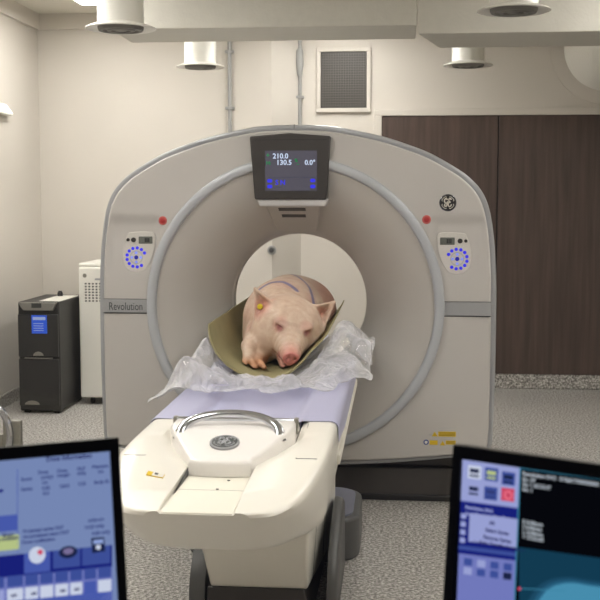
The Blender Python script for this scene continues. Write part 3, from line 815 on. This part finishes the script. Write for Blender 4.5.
# ------------------------------------------------------------------ pig: one continuous body from a smooth distance field
def build_pig():
    h = .0058
    x0, x1, y0_, y1 = -.34, .34, -.90, .66; z0, z1 = .80, 1.25
    xs = np.arange(x0, x1, h); ysa = np.arange(y0_, y1, h); zs = np.arange(z0, z1, h)
    X, Y, Z = np.meshgrid(xs.astype(np.float32), ysa.astype(np.float32), zs.astype(np.float32), indexing='ij')
    def smin(a, b, k):
        hh = np.clip(.5+.5*(b-a)/k, 0, 1); return b*(1-hh)+a*hh-k*hh*(1-hh)
    def smax(a, b, k): return -smin(-a, -b, k)
    def frame(F, S):
        F = V(F).normalized(); S = V(S); S = (S-F*S.dot(F)).normalized(); U = F.cross(S)*-1; U = U if U.z > 0 else -U; return F, S, U
    def loc(c, F, S, U):
        dx, dy, dz = X-c[0], Y-c[1], Z-c[2]
        return (dx*F[0]+dy*F[1]+dz*F[2], dx*S[0]+dy*S[1]+dz*S[2], dx*U[0]+dy*U[1]+dz*U[2])
    def ell(c, r, fr=None):
        if fr: a, b, d = loc(c, *fr)
        else: a, b, d = X-c[0], Y-c[1], Z-c[2]
        k0 = np.sqrt((a/r[0])**2+(b/r[1])**2+(d/r[2])**2); k1 = np.sqrt((a/r[0]**2)**2+(b/r[1]**2)**2+(d/r[2]**2)**2)+1e-6
        return k0*(k0-1)/k1
    def cap(a, b, ra, rb):
        a = np.array(a); b = np.array(b); ba = b-a
        t = np.clip(((X-a[0])*ba[0]+(Y-a[1])*ba[1]+(Z-a[2])*ba[2])/ba.dot(ba), 0, 1)
        return np.sqrt((X-a[0]-t*ba[0])**2+(Y-a[1]-t*ba[1])**2+(Z-a[2]-t*ba[2])**2)-(ra+(rb-ra)*t)
    def tri_d(a, b, c, th):
        a, b, c = map(lambda q: np.array(q, dtype=float), (a, b, c))
        ba, cb, ac = b-a, c-b, a-c; nor = np.cross(ba, ac)
        P = [X, Y, Z]
        def sub(o): return [P[i]-o[i] for i in range(3)]
        pa, pb, pc = sub(a), sub(b), sub(c)
        def dot3(p, q): return p[0]*q[0]+p[1]*q[1]+p[2]*q[2]
        s = np.sign(dot3(pa, np.cross(ba, nor)))+np.sign(dot3(pb, np.cross(cb, nor)))+np.sign(dot3(pc, np.cross(ac, nor)))
        def edge(p, e):
            t = np.clip(dot3(p, e)/e.dot(e), 0, 1); return sum((e[i]*t-p[i])**2 for i in range(3))
        de = np.minimum(np.minimum(edge(pa, ba), edge(pb, cb)), edge(pc, ac))
        dp = dot3(pa, nor)**2/nor.dot(nor)
        return np.sqrt(np.where(s < 2, de, dp))-th
    # body
    D = ell((-.02, .06, .99), (.195, .52, .20))
    D = smin(D, ell((-.045, -.20, .985), (.175, .24, .185)), .08)
    D = smin(D, ell((.05, .30, .97), (.165, .26, .17)), .06)
    D = smin(D, ell((-.09, -.30, .90), (.12, .20, .11)), .05)
    # head frame
    F, S, U = frame((.13, -.93, -.30), (.97, .08, -.23))
    C0 = V((.036, -.485, .998))
    fr = (F, S, U)
    H = lambda f, s, u: tuple(C0+F*f+S*s+U*u)
    D = smin(D, ell(H(.0, 0, 0), (.17, .158, .128), fr), .06)
    D = smin(D, cap(H(.06, 0, -.015), H(.29, 0, -.028), .108, .045), .05)
    for s in (-1, 1):
        D = smin(D, ell(H(.03, s*.095, -.07), (.13, .08, .10), fr), .04)      # jowl
        D = smin(D, ell(H(.135, s*.058, .062), (.045, .032, .022), fr), .025)   # brow
    D = smin(D, cap(H(.02, 0, -.10), H(.255, 0, -.105), .062, .030), .03)       # lower jaw
    # mouth slit
    a, b, d = loc(H(.27, 0, -.082), *fr)
    slit = np.maximum(np.maximum(np.abs(a)-.10, np.abs(d-.10*(np.abs(b))+.002)-.0055), np.abs(b)-.09)
    D = smax(D, -slit, .006)
    # snout disc
    a, b, d = loc(H(.325, 0, -.022), *fr)
    rr = np.sqrt((b/1.0)**2+((d+.0)/.86)**2)
    disc_ = np.maximum(np.abs(a)-.014, rr-.035)
    D = smin(D, disc_-.004, .018)
    D = smax(D, -ell(H(.35, -.015, -.02), (.022, .0085, .011), fr), .005)
    D = smax(D, -ell(H(.35, .015, -.02), (.022, .0085, .011), fr), .005)
    # wrinkles across the snout
    a, b, d = loc(H(0, 0, 0), *fr)
    D = D+np.where((a > .15) & (a < .31) & (d > -.03), .0016*np.sin(a*230), 0)
    # eyes: sunken, nearly shut
    for s in (-1, 1):
        c = H(.158, s*.058, .052)
        D = smax(D, -ell(c, (.013, .017, .007), fr), .014)
        D = smin(D, ell(H(.152, s*.056, .050), (.016, .016, .008), fr), .004)
    # ears, each two blades meeting at a rib
    LE = dict(tip=(-.125, -.51, 1.165), a=(-.112, -.555, .95), b=(-.010, -.565, 1.085), m=(-.055, -.47, 1.05))
    RE = dict(tip=(.245, -.45, 1.098), a=(.175, -.51, .915), b=(.070, -.48, 1.065), m=(.135, -.355, 1.00))
    ear = None
    for E in (LE, RE):
        d = smin(tri_d(E['tip'], E['a'], E['m'], .0068), tri_d(E['tip'], E['b'], E['m'], .0068), .012)
        D = smin(D, d, .022)
    # fore legs and trotters
    def leg(pts, rs):
        nonlocal D
        for (p, q, r0, r1) in zip(pts, pts[1:], rs, rs[1:]): D = smin(D, cap(p, q, r0, r1), .022)
    leg([(-.14, -.42, .94), (-.142, -.61, .905), (-.130, -.72, .858)], [.05, .032, .024])
    leg([(-.05, -.42, .87), (-.10, -.62, .845), (-.092, -.70, .838)], [.06, .036, .026])
    for s in (-.017, .017):
        D = smin(D, cap((-.128+s, -.73, .85), (-.116+s*1.15, -.765, .824), .016, .012), .006)
        D = smin(D, cap((-.088+s, -.712, .838), (-.070+s*1.1, -.755, .828), .016, .012), .006)
    D = smin(D, cap((-.152, -.70, .855), (-.154, -.72, .84), .009, .007), .005)
    # keep inside the sling
    aa = np.sqrt(((X+.022)/.262)**2+((Z-1.052)/.236)**2)
    ang = np.arctan2(Z-1.052, X+.022)+2*np.pi*(Z < 1.052)
    inside = (aa/(1-.11*np.exp(-((ang-np.radians(318))/np.radians(22))**2))-1)*.25
    D = np.where(Z < 1.052, smax(D, inside, .01), D)
    D = smax(D, Y-.60, .03)
    # ---- surface nets
    neg = D < 0
    c = np.zeros(tuple(n-1 for n in D.shape), np.int16)
    for i in (0, 1):
        for j in (0, 1):
            for k in (0, 1):
                c += neg[i:neg.shape[0]-1+i, j:neg.shape[1]-1+j, k:neg.shape[2]-1+k]
    act = (c > 0) & (c < 8)
    idx = -np.ones(act.shape, np.int64); ids = np.argwhere(act); idx[act] = np.arange(len(ids))
    acc = np.zeros((len(ids), 3)); cnt = np.zeros(len(ids))
    corner = [(i, j, k) for i in (0, 1) for j in (0, 1) for k in (0, 1)]
    I, J, K = ids.T
    vals = {cc: D[I+cc[0], J+cc[1], K+cc[2]] for cc in corner}
    for p in corner:
        for ax in range(3):
            if p[ax] == 0:
                q = list(p); q[ax] = 1; q = tuple(q)
                va, vb = vals[p], vals[q]; m = (va < 0) != (vb < 0)
                t = np.where(m, va/np.where(m, va-vb, 1), 0)
                P = np.zeros((len(ids), 3)); P[:] = p; P[:, ax] = t
                acc[m] += P[m]; cnt[m] += 1
    vt = (ids+acc/cnt[:, None])*h+np.array([x0, y0_, z0])
    faces = []
    for ax in range(3):
        sl0 = [slice(None)]*3; sl1 = [slice(None)]*3; sl0[ax] = slice(0, -1); sl1[ax] = slice(1, None)
        ch = neg[tuple(sl0)] != neg[tuple(sl1)]
        o1, o2 = [a_ for a_ in range(3) if a_ != ax]
        e = np.argwhere(ch); e = e[(e[:, o1] > 0) & (e[:, o2] > 0) & (e[:, o1] < D.shape[o1]-1) & (e[:, o2] < D.shape[o2]-1)]
        def cell(d1, d2):
            q = e.copy(); q[:, o1] -= d1; q[:, o2] -= d2; return idx[q[:, 0], q[:, 1], q[:, 2]]
        quad = np.stack([cell(1, 1), cell(0, 1), cell(0, 0), cell(1, 0)], 1)
        faces.append(quad)
    faces = np.concatenate(faces); faces = faces[(faces >= 0).all(1)]
    # ---- natural skin colours per vertex
    def arr(t): return np.array(lin(t)[:3])
    base = np.tile(arr((208, 184, 164)), (len(vt), 1))
    def blend(wt, colr):
        nonlocal base
        wt = np.clip(wt, 0, 1)[:, None]; base = base*(1-wt)+arr(colr)*wt
    def near(p, r, soft=.6):
        d = np.linalg.norm(vt-np.array(p), axis=1)/r; return np.clip((1-d)/soft, 0, 1)
    rel = vt-np.array(C0); f_ = rel@np.array(F); s__ = rel@np.array(S); u_ = rel@np.array(U)
    blend((vt[:, 1] > .0)*np.clip((vt[:, 0]-.05)/.1, 0, 1)*.6, (196, 140, 128))
    blend(np.clip((f_-.24)/.08, 0, 1)*.7*(vt[:, 1] < -.6)*(vt[:, 0] > -.03), (205, 138, 126))
    blend(np.clip((f_-.32)/.02, 0, 1)*.8*(np.abs(s__) < .07)*(u_ > -.08), (192, 112, 108))
    blend(((np.abs(u_+.088) < .018) & (f_ > .16) & (np.abs(s__) < .09)).astype(float)*.5*(vt[:, 0] > -.01), (188, 84, 88))
    for s in (-1, 1): blend(near(H(.15, s*.058, .05), .046, .8)*.7, (200, 118, 118)); blend(near(H(.17, s*.058, .045), .024, .5)*.7, (150, 78, 84))
    blend(near((.135, -.40, 1.0), .11)*.6, (214, 130, 120)); blend(near((-.085, -.53, 1.07), .08)*.6, (208, 138, 124))
    for s in (-.01, .01): blend(near(H(.35, s*1.5, -.02), .014, .4)*.95, (110, 50, 50))
    blend(near(H(.27, -.058, -.055), .035)*.8*(vt[:, 0] > -.02), (190, 92, 98)); blend(near(H(.31, -.03, -.085), .035)*.7*(vt[:, 0] > -.02), (196, 96, 104))
    for i in range(26):
        p = (random.uniform(-.2, .2), random.uniform(-.6, .5), random.uniform(.9, 1.2)); blend(near(p, random.uniform(.04, .09))*.3, (206, 146, 132))
    tro = np.clip((.885-vt[:, 2])/.03, 0, 1)*(vt[:, 1] < -.60)*(vt[:, 0] < -.03)
    blend(tro*.8, (190, 132, 88))
    blend(((vt[:, 1] < -.66) & (vt[:, 0] < -.03) & (vt[:, 1] < -.745) & (vt[:, 2] < .835)).astype(float)*.6, (150, 100, 70))
    # blue stock marker lines across the back
    top_ = vt[:, 2] > 1.03
    def line(pts, w):
        d = np.full(len(vt), 9.)
        for a_, b_ in zip(pts, pts[1:]):
            a_ = np.array(a_); b_ = np.array(b_); e = b_-a_
            t = np.clip(((vt[:, :2]-a_)@e)/e.dot(e), 0, 1); d = np.minimum(d, np.linalg.norm(vt[:, :2]-a_-t[:, None]*e, axis=1))
        blend(np.clip((w-d)/.006, 0, 1)*top_*.8, (86, 92, 150))
    line([(-.13, -.28), (-.08, -.255), (-.02, -.255), (.05, -.30)], .017)
    line([(-.02, .12), (.05, -.02), (.10, -.12), (.145, -.30)], .012)
    line([(-.12, .02), (-.05, .10), (.03, .10)], .008)
    me = bpy.data.meshes.new('pig')
    org = np.array([0, -.1, .78])
    me.from_pydata((vt-org).tolist(), [], faces.tolist()); me.update()
    import bmesh
    bm = bmesh.new(); bm.from_mesh(me); bmesh.ops.recalc_face_normals(bm, faces=bm.faces)
    for _ in range(2): bmesh.ops.smooth_vert(bm, verts=bm.verts, factor=.4, use_axis_x=True, use_axis_y=True, use_axis_z=True)
    bm.to_mesh(me); bm.free()
    ca = me.color_attributes.new('Skin', 'FLOAT_COLOR', 'POINT')
    buf = np.ones((len(vt), 4), np.float32); buf[:, :3] = base; ca.data.foreach_set('color', buf.ravel())
    me.materials.append(M['skin']); me.shade_smooth()
    ob = bpy.data.objects.new('pig', me); COL.objects.link(ob); ob.location = tuple(org); ob['_org'] = org.tolist()
    tag(ob, 'pink pale pig lying on its belly in the olive sling, head towards the viewer', 'pig')
    return ob
pig = build_pig()
tg = MB().lathe((-.098, -.535, 1.082), [(0, -.010), (.010, -.010), (.014, -.004), (.014, .004), (0, .004)], 'y', 20).build('ear_tag', M['tag'], pig, smooth=40)
tg['label'] = 'yellow ear tag'

# ------------------------------------------------------------------ cabinets at the left
def cabinets():
    x0, x1, y0, y1 = -2.235, -1.925, 2.09, 2.75
    u = thing('power_cabinet', 'black floor-standing power cabinet with a blue label beside the left wall', 'cabinet', ((x0+x1)/2, (y0+y1)/2, 0))
    MB().box(x0, x1, y0+.03, y1, .02, .83).build('body', M['ups'], u, bevel=.01)
    dr_ = MB().box(x0+.004, x1-.004, y0+.008, y0+.03, .06, .41).build('lower_panel', M['ups'], u, bevel=.006)
    MB().box(x0+.004, x1-.004, y0+.008, y0+.03, .425, .74).build('upper_panel', M['ups'], u, bevel=.006)
    MB().prism([(x0+.1+.035*math.cos(a)*1.6, y0+.008, .07+.03*math.sin(a)) for a in [PI*k/10 for k in range(11)]], (0, -.004, 0), (0, .002, 0)).build('emblem', M['steel'], u)
    MB().prism([(x0+.155+.035*math.cos(a)*1.1, y0+.008, .435+.03*math.sin(a)) for a in [PI*k/10 for k in range(11)]], (0, -.004, 0), (0, .002, 0)).build('emblem', M['steel'], u)
    MB().box(x0+.05, x1-.05, y0+.002, y0+.02, .414, .42).build('trim_strip', M['steel'], u, smooth=0)
    p = MB().prism([(x0+.05, y0+.01, .77), (x1-.04, y0+.01, .77), (x1-.01, y0+.01, .827), (x0+.01, y0+.01, .827)], (0, -.012, 0), (0, .03, 0)).build('control_strip', M['upsgrey'], u, bevel=.004)
    MB().box(x0+.115, x0+.19, y0-.004, y0, .79, .825).build('lcd', M['lcdd'], p, smooth=0)
    l = MB().box(x0+.11, x0+.225, y0+.004, y0+.012, .60, .735).build('label', M['blue_label'], u, smooth=0)
    f = MB(); f.box(x0+.12, x0+.215, y0+.0025, y0+.004, .70, .722)
    for q in range(4): f.box(x0+.125, x0+.20, y0+.003, y0+.004, .62+q*.017, .625+q*.017)
    f.build('print', mat('label_print', (170, 190, 235), .5), l, smooth=0)
    for sx in (x0+.04, x1-.04):
        for sy in (y0+.08, y1-.06): MB().box(sx-.02, sx+.02, sy-.02, sy+.02, 0, .021).build('foot', M['vblack'], u, smooth=0)
    pp = MB().box(x0+.14, x0+.30, y0+.10, y0+.55, .83, .8325).build('paper_sheet', M['white'], org=(x0+.2, y0+.3, .83), smooth=0)
    tag(pp, 'white paper sheet lying on top of the black power cabinet', 'paper')
    kb = MB().lathe((x0+.17, y0+.50, .8325), [(0, .04), (.012, .04), (.02, .025), (.022, 0)], 'z', 20).build('cap_knob', M['black'], org=(x0+.17, y0+.5, .8325))
    tag(kb, 'small black knob standing on the black power cabinet', 'knob')
    # white cabinet
    a0, a1, b0, b1 = -1.885, -1.43, 2.48, 2.98
    w = thing('white_cabinet', 'narrow white vented cabinet on castors between black cabinet and scanner', 'cabinet', ((a0+a1)/2, 2.75, 0))
    MB().box(a0, a1, b0, b1, .055, 1.065).build('body', M['white'], w, bevel=.015, seg=3)
    MB().box(a0+.0, a1, b0+.01, b1, 1.063, 1.095).build('top_panel', M['white'], w, bevel=.012)
    for r in range(7):
        f = MB()
        for c_ in range(9): f.box(a0+.05+c_*.028, a0+.065+c_*.028, b0-.001, b0+.003, .80+r*.022, .812+r*.022)
        f.build('vent_row', M['basegrey'], w, smooth=0)
    MB().lathe((a0+.05, b0, 1.0), [(0, -.004), (.014, -.004), (.016, 0)], 'y', 20).build('lock', M['steel'], w)
    MB().box(a0+.13, a0+.19, b0-.003, b0, .965, .98).build('badge', M['band'], w, smooth=0)
    for sx in (a0+.08, a1-.06):
        for sy in (b0+.06, b1-.06):
            MB().lathe((sx-.012, sy, .028), [(0, -.0), (.026, 0), (.028, .004), (.028, .02), (.026, .024), (0, .024)], 'x', 20).build('castor', M['vblack'], w)
cabinets()

# steel trolley cut by the left edge
tx = -1.10
tr = thing('steel_trolley', 'brushed steel trolley post and rail at the lower left edge', 'trolley', (-1.3, -1.0, 0))
y = -1.0
MB().box(tx-.075, tx+.005, y-.015, y+.015, .04, .62).build('post', M['steel'], tr, bevel=.004)
MB().box(tx-.55, tx-.47, y-.015, y+.015, .04, .62).build('post', M['steel'], tr, bevel=.004)
MB().box(tx-.55, tx+.005, y+.015, y+.45, .10, .12).build('shelf', M['steel'], tr, bevel=.004)
for sx in (tx-.035, tx-.51):
    MB().lathe((sx-.01, y, .03), [(0, 0), (.028, 0), (.03, .004), (.03, .018), (.028, .022), (0, .022)], 'x', 20).build('castor', M['vblack'], tr)
    MB().lathe((sx-.01, y+.42, .03), [(0, 0), (.028, 0), (.03, .004), (.03, .018), (.028, .022), (0, .022)], 'x', 20).build('castor', M['vblack'], tr)
    MB().box(sx-.03, sx+.03, y+.39, y+.45, .04, .10).build('foot', M['steel'], tr)
MB().tube([(tx-.16+.12*math.cos(a), y-.02, .555+.15*math.sin(a)) for a in [2*PI*k/32 for k in range(33)]], .016, 10, False).build('hoop_handle', M['chrome'], tr)
MB().box(tx-.48, tx-.07, y-.02, y+.02, .50, .56).build('cross_rail', M['steel'], tr, bevel=.004)

# ------------------------------------------------------------------ control room: desk and two monitors
dk = thing('desk', 'plain grey desk under the control room window carrying both monitors', 'desk', (.55, -4.45, 0))
MB().box(-.7, 1.85, -4.80, -4.235, .72, .75).build('desk_top', M['upsgrey'], dk, bevel=.004)
for x in (-.66, 1.76):
    for yy in (-4.76, -4.31):
        MB().box(x, x+.05, yy, yy+.05, 0, .72).build('leg', M['basegrey'], dk, bevel=.003)

def monitor(corner_px, D, yaw, tilt, side, label):
    """corner = top corner nearest the picture's middle; side -1: body runs to the left of it, +1 to the right"""
    P0 = at_y(corner_px[0], corner_px[1], CAM.y+D)
    R = Matrix.Rotation(math.radians(yaw), 3, 'Z')
    u = R @ V((1, 0, 0)); n = R @ V((0, -1, 0)); v = V((0, 0, 1))
    T = Matrix.Rotation(math.radians(tilt), 3, u)   # tilt back
    n = T @ n; v = T @ v
    W, Hh = .50, .335; B = .0115
    ux0, ux1 = (-W, 0) if side < 0 else (0, W)
    def P(a, b, c=0): return P0+u*a+v*b+n*c
    ctr = P((ux0+ux1)/2, -Hh/2, -.08)
    mo = thing('monitor', label, 'monitor', (ctr.x, ctr.y, .75))
    def slab(a0, a1, b0, b1, c0, c1, mb=None):
        mb = mb or MB(); return mb.hexa([P(a0, b0, c0), P(a1, b0, c0), P(a1, b1, c0), P(a0, b1, c0)], [P(a0, b0, c1), P(a1, b0, c1), P(a1, b1, c1), P(a0, b1, c1)])
    f = MB(); TB = .0155
    slab(ux0, ux1, -TB, 0, -.012, .004, f); slab(ux0, ux1, -Hh, -Hh+TB, -.012, .004, f)
    slab(ux0, ux0+B, -Hh+TB, -TB, -.012, .004, f); slab(ux1-B, ux1, -Hh+TB, -TB, -.012, .004, f)
    f.build('bezel', M['black'], mo, smooth=0)
    slab(ux0+.02, ux1-.02, -Hh+.02, -.022, -.045, -.020).build('casing', M['basegrey'], mo, bevel=.006)
    slab(ux0+.0015, ux1-.0015, -Hh+.002, -.0005, -.022, -.0125).build('rear_frame', M['upsgrey'], mo, smooth=0)
    slab((ux0+ux1)/2-.05, (ux0+ux1)/2+.05, -Hh*.75, -Hh*.35, -.075, -.045).build('mount', M['black'], mo, bevel=.005)
    q = P((ux0+ux1)/2, -Hh*.55, -.085)
    MB().box(q.x-.03, q.x+.03, q.y-.015, q.y+.015, .77, q.z+.03).build('stand', M['black'], mo, bevel=.006)
    MB().prism([(q.x+a, q.y+b, .75) for a, b in rrect(-.12, .12, -.10, .10, .04, 6)], (0, 0, 0), (0, 0, .02)).build('base', M['black'], mo, bevel=.004)
    def uv(px, py):
        w_ = at_plane(px, py, P(0, 0, 0), n)-P0; return w_.dot(u), w_.dot(v)
    return mo, P, uv, slab, (ux0, ux1, Hh, B, TB), (u, v, n)

# left monitor
mo, P, uv, slab, (a0, a1, Hh, B, TB), (u, v, n) = monitor((118, 437.5), 1.25, 27, -11, -1, 'black monitor at the lower left showing a pale blue dose table')
EM = {k: emis('ui_'+k, c, s) for k, c, s in (
    ('blue', (116, 134, 178), 1), ('navy', (24, 32, 118), 1), ('mid', (70, 88, 168), 1), ('pale', (140, 160, 212), 1), ('ink', (50, 60, 118), 1), ('green', (178, 192, 132), 1),
    ('white', (198, 206, 226), 1), ('slate', (60, 78, 150), 1), ('lav', (112, 120, 186), 1), ('lavpale', (150, 158, 208), 1), ('dk', (28, 36, 70), 1), ('red', (200, 72, 100), 1),
    ('teal', (18, 58, 80), 1), ('blackish', (6, 7, 12), 1), ('cyan', (70, 140, 172), 1), ('cyan2', (38, 92, 122), 1), ('txt', (170, 178, 186), 1), ('inkd', (30, 30, 90), 1), ('edge', (60, 130, 160), 1), ('gold', (120, 110, 150), 1))}
scr = slab(a0+B, a1-B, -Hh+TB, -TB, -.002, .0005).build('screen', EM['blue'], mo, smooth=0)
def quad_px(pts, m, lv=1, nm='window_panel', par=None):
    q = [uv(*p) for p in pts]
    def cl(a, b): return (max(a0+B+.0005, min(a1-B-.0005, a)), max(-Hh+TB+.0005, min(-TB-.0005, b)))
    q = [cl(*p) for p in q]
    mb = MB(); mb.prism([P(a, b, .0005) for a, b in q], n*0, n*(.0003*lv)); return mb.build(nm, m, par or scr, smooth=0)
def tx(txt, px, py, size, m, lv=3, rpx=None, bold=.0002, sx=1.0, nm='writing'):
    a, b = uv(px, py)
    return text_mesh(txt, size, (P(a, b, .0005+.0003*lv), u, v), '', None, None, bold=bold, ext=.0001, sx=sx).build(nm, m, scr, smooth=0)
def ul(px, py0):   # row slope on the left screen
    return py0-(px-50)*.10
def rowq(x0, x1, y0, y1, m, lv=1, nm='window_panel'):
    return quad_px([(x0, ul(x0, y0)), (x1, ul(x1, y0)), (x1, ul(x1, y1)), (x0, ul(x0, y1))], m, lv, nm)
rowq(17, 17.8, 466, 549, EM['mid'], 1, 'divider')
rowq(-120, 17, 511, 527, EM['mid'], 1, 'button_row')
rowq(-120, 19, 531, 546, EM['green'], 1, 'button_row')
rowq(-120, 112, 551, 600, EM['navy'], 1, 'toolbar')
rowq(24, 50, 551, 571, EM['mid'], 2, 'tool_tab'); rowq(53, 80, 551, 569, EM['slate'], 2, 'tool_tab'); rowq(82, 110, 551, 569, EM['slate'], 2, 'tool_tab')
rowq(-120, 112, 573, 640, EM['lav'], 2, 'button_row')
rowq(-120, 112, 596, 720, EM['mid'], 2, 'button_row')
for x0, x1 in ((-8, 4), (7, 23), (25, 38), (40, 53), (55, 68), (70, 82), (84, 96), (98, 111)):
    rowq(x0, x1, 572, 583, EM['slate'], 3, 'key')
    if x0 in (84,): rowq(x0, x1, 585, 597, EM['mid'], 3, 'key')
    else: rowq(x0, x1, 585, 597, EM['white' if x0 != -8 else 'lavpale'], 3, 'key')
for x_, y_ in ((11, 592), (31, 592), (60, 592), (74, 592)): tx('000', x_, ul(x_, y_+1)+0, .0042, EM['inkd'], 5)
# little pictures on the tool tabs
def disc_px(px, py, r, m, lv, ry=1):
    a, b = uv(px, py); rr_ = r/836
    MB().prism([P(a+rr_*math.cos(t), b+rr_*ry*math.sin(t), .0005) for t in [2*PI*k/24 for k in range(24)]], n*0, n*(.0003*lv)).build('icon', m, scr, smooth=0)
disc_px(37, 555, 8, EM['white'], 4); disc_px(40, 552, 2.6, EM['red'], 5); disc_px(68, 552, 9, EM['dk'], 4, .65); disc_px(68, 551, 5, EM['gold'], 5, .6)
quad_px([(91, 538), (104, 537), (105, 551), (92, 553)], EM['dk'], 4, 'icon'); quad_px([(93, 540), (103, 539), (103, 543), (93, 544)], EM['pale'], 5, 'icon'); disc_px(98, 547, 2.5, EM['white'], 5)
sz = .0054
tx('Dose Information', 46, 461.5, .0075, EM['inkd'])
for px, py, t in ((38, 474, 'Dose'), (41, 479, '(mGy)'), (42, 484, 'cm'), (57, 472.5, 'Dose'), (57, 477, 'Length'), (77, 470.5, 'DLP'), (77, 475, 'mGy'), (92, 468.5, 'Phantom'), (98, 473, 'cm'),
                  (21, 481, 'Scout'), (21, 491, 'Series'), (42, 490, '0.05'), (43, 495, '0.0'), (59, 488, '120.0'), (78, 485.5, '3.25'), (94, 484, 'Body 32')):
    tx(t, px, py, sz, EM['ink'])
for px, py, t in ((23, 533, 'Projected series DLP'), (23, 538.5, 'Accumulated exam DLP'), (22, 544, 'Dose notification'), (88, 522, 'mGy-cm'), (84, 529, '14.25 mGy'), (92, 535, '0.00 mGy')):
    tx(t, px, py, sz, EM['ink'])
tx('Show', -1+3, 537, .006, EM['inkd'], 4); tx('Localizer', -1, 541, .006, EM['inkd'], 4); quad_px([(-3, 490), (3, 489), (3, 492), (-3, 493)], EM['navy'], 2, 'icon')

# right monitor
mo, P, uv, slab, (a0, a1, Hh, B, TB), (u, v, n) = monitor((454.5, 444.5), 1.25, -28, -7, 1, 'black monitor at the lower right showing a dark scout scan image')
scr = slab(a0+B, a1-B, -Hh+TB, -TB, -.002, .0005).build('screen', EM['blackish'], mo, smooth=0)
def rr2(x0, x1, y0, y1, m, lv=1, nm='window_panel', skew=0):
    f = lambda x, y: (x-skew*(y-460), y+(x-463)*.13)
    return quad_px([f(x0, y0), f(x1, y0), f(x1, y1), f(x0, y1)], m, lv, nm)
SK = .045
rr2(463, 520, 459, 760, EM['lav'], 1, 'side_menu', SK)
rr2(463, 520, 459, 500, EM['lavpale'], 2, 'icon_panel', SK)
rr2(463, 520, 501, 511, EM['navy'], 2, 'menu_header', SK)
rr2(463, 520, 511, 545, EM['navy'], 2, 'menu_list', SK); rr2(472.5, 521, 511.5, 540, EM['lavpale'], 3, 'list_box', SK)
rr2(463, 520, 545, 549, EM['slate'], 3, 'divider', SK); rr2(463, 520, 549, 553, EM['navy'], 3, 'divider', SK)
rr2(520, 521, 459, 760, EM['edge'], 3, 'divider', SK)
rr2(521, 640, 459, 461, EM['edge'], 2, 'divider', SK)
for x_, y_, m1, m2 in ((469, 464, 'white', 'dk'), (486, 464, 'slate', 'green'), (503, 466, 'slate', 'dk'), (469, 482, 'lavpale', 'dk'), (486, 483, 'slate', 'ink'), (503, 482, 'red', 'red')):
    rr2(x_, x_+13, y_, y_+13, EM[m1], 4, 'icon', SK)
    if m1 != 'red': rr2(x_+2, x_+11, y_+3, y_+7, EM[m2], 5, 'icon', SK); rr2(x_+2, x_+11, y_+9, y_+11, EM[m2], 5, 'icon', SK)
a, b = uv(509, 495)
MB().tube([P(a+.0042*math.cos(t), b+.0042*math.sin(t), .0024) for t in [2*PI*k/24 for k in range(25)]], .0008, 6, False).build('icon', emis('ui_ring', (235, 120, 140), 1), scr, smooth=0)
for x_ in range(4):
    for y_ in range(2):
        rr2(469+x_*13.2, 477+x_*13.2, 557+y_*9, 564+y_*9, EM[['dk', 'lavpale', 'slate', 'white'][(x_+y_) % 4]] if (x_+y_) % 3 else EM['slate'], 3, 'icon', SK)
for y_ in (513, 521, 529, 537): rr2(464, 469, y_, y_+5, EM['lavpale'], 3, 'icon', SK)
for px, py, t in ((466, 508, 'Revolution EVO'), (466, 514.5, 'Scan'), (476, 515.5, 'Recon'), (494, 517.5, 'Images'), (503, 519, 'Series')): tx(t, px, py, .0052, EM['lavpale'], 5)
for px, py, t in ((490, 524, 'All'), (486, 531, 'Select Series'), (484, 538, 'Remove Series'), (474, 542, '- - Auto Transfer Images - -')): tx(t, px, py, .0056, EM['inkd'], 5)
for px, py, t in ((523, 474, 'Revolution EVO  SYS#CT00000000'), (523, 479.5, 'Ex: 39'), (523, 484.5, 'Se: 1 SCOUT'), (523, 489.5, 'Im: 1'), (523, 522, 'S 0.00mm'), (523, 527, 'I 0.00mm'), (523, 532, 'L 0.00mm'), (523, 537, '= 2755.00')):
    tx(t, px, py+1, .0060, EM['txt'], 4)
def ang(x): return (x-521)*.13
quad_px([(519, 547), (600, 558), (720, 573), (720, 760), (519, 760)], EM['teal'], 1, 'scan_image')
# the pale scout silhouette
sil = catmull([(530, 612, 0), (540, 592, 0), (552, 583, 0), (570, 580, 0), (590, 583, 0), (612, 586, 0), (650, 592, 0), (690, 600, 0), (700, 640, 0), (640, 700, 0), (560, 700, 0), (528, 650, 0)], 4, True)
cxs = sum(p.x for p in sil)/len(sil); cys = sum(p.y for p in sil)/len(sil)
for k, (s_, mm) in enumerate(((1.08, 'cyan2'), (1.0, 'cyan2'), (.93, 'cyan'))):
    mcol = EM[mm] if k != 0 else emis('ui_cyan_dim', (28, 72, 98), 1)
    quad_px([(cxs+(p.x-cxs)*s_, cys+(p.y-cys)*s_) for p in sil], mcol, 2+k, 'scan_image')
quad_px([(521, 588), (566, 590.2), (566, 590.8), (521, 588.6)], EM['edge'], 6, 'scan_line')
disc_px_ = uv(520, 588.5)
MB().prism([P(disc_px_[0]+.0018*math.cos(t), disc_px_[1]+.0018*math.sin(t), .0005) for t in [2*PI*k/16 for k in range(16)]], n*0, n*.002).build('marker', EM['red'], scr, smooth=0)

# ------------------------------------------------------------------ world and view
w = bpy.data.worlds.new('world'); sc.world = w; w.use_nodes = True
w.node_tree.nodes['Background'].inputs['Color'].default_value = lin((150, 150, 165))
w.node_tree.nodes['Background'].inputs['Strength'].default_value = .12
sc.view_settings.view_transform = 'Standard'; sc.view_settings.look = 'None'
sc.view_settings.exposure = 0; sc.view_settings.gamma = 1; sc.view_settings.use_curve_mapping = False
for o in COL.objects:
    if '_org' in o: del o['_org']
sc.cycles.max_bounces = 8; sc.cycles.transparent_max_bounces = 16
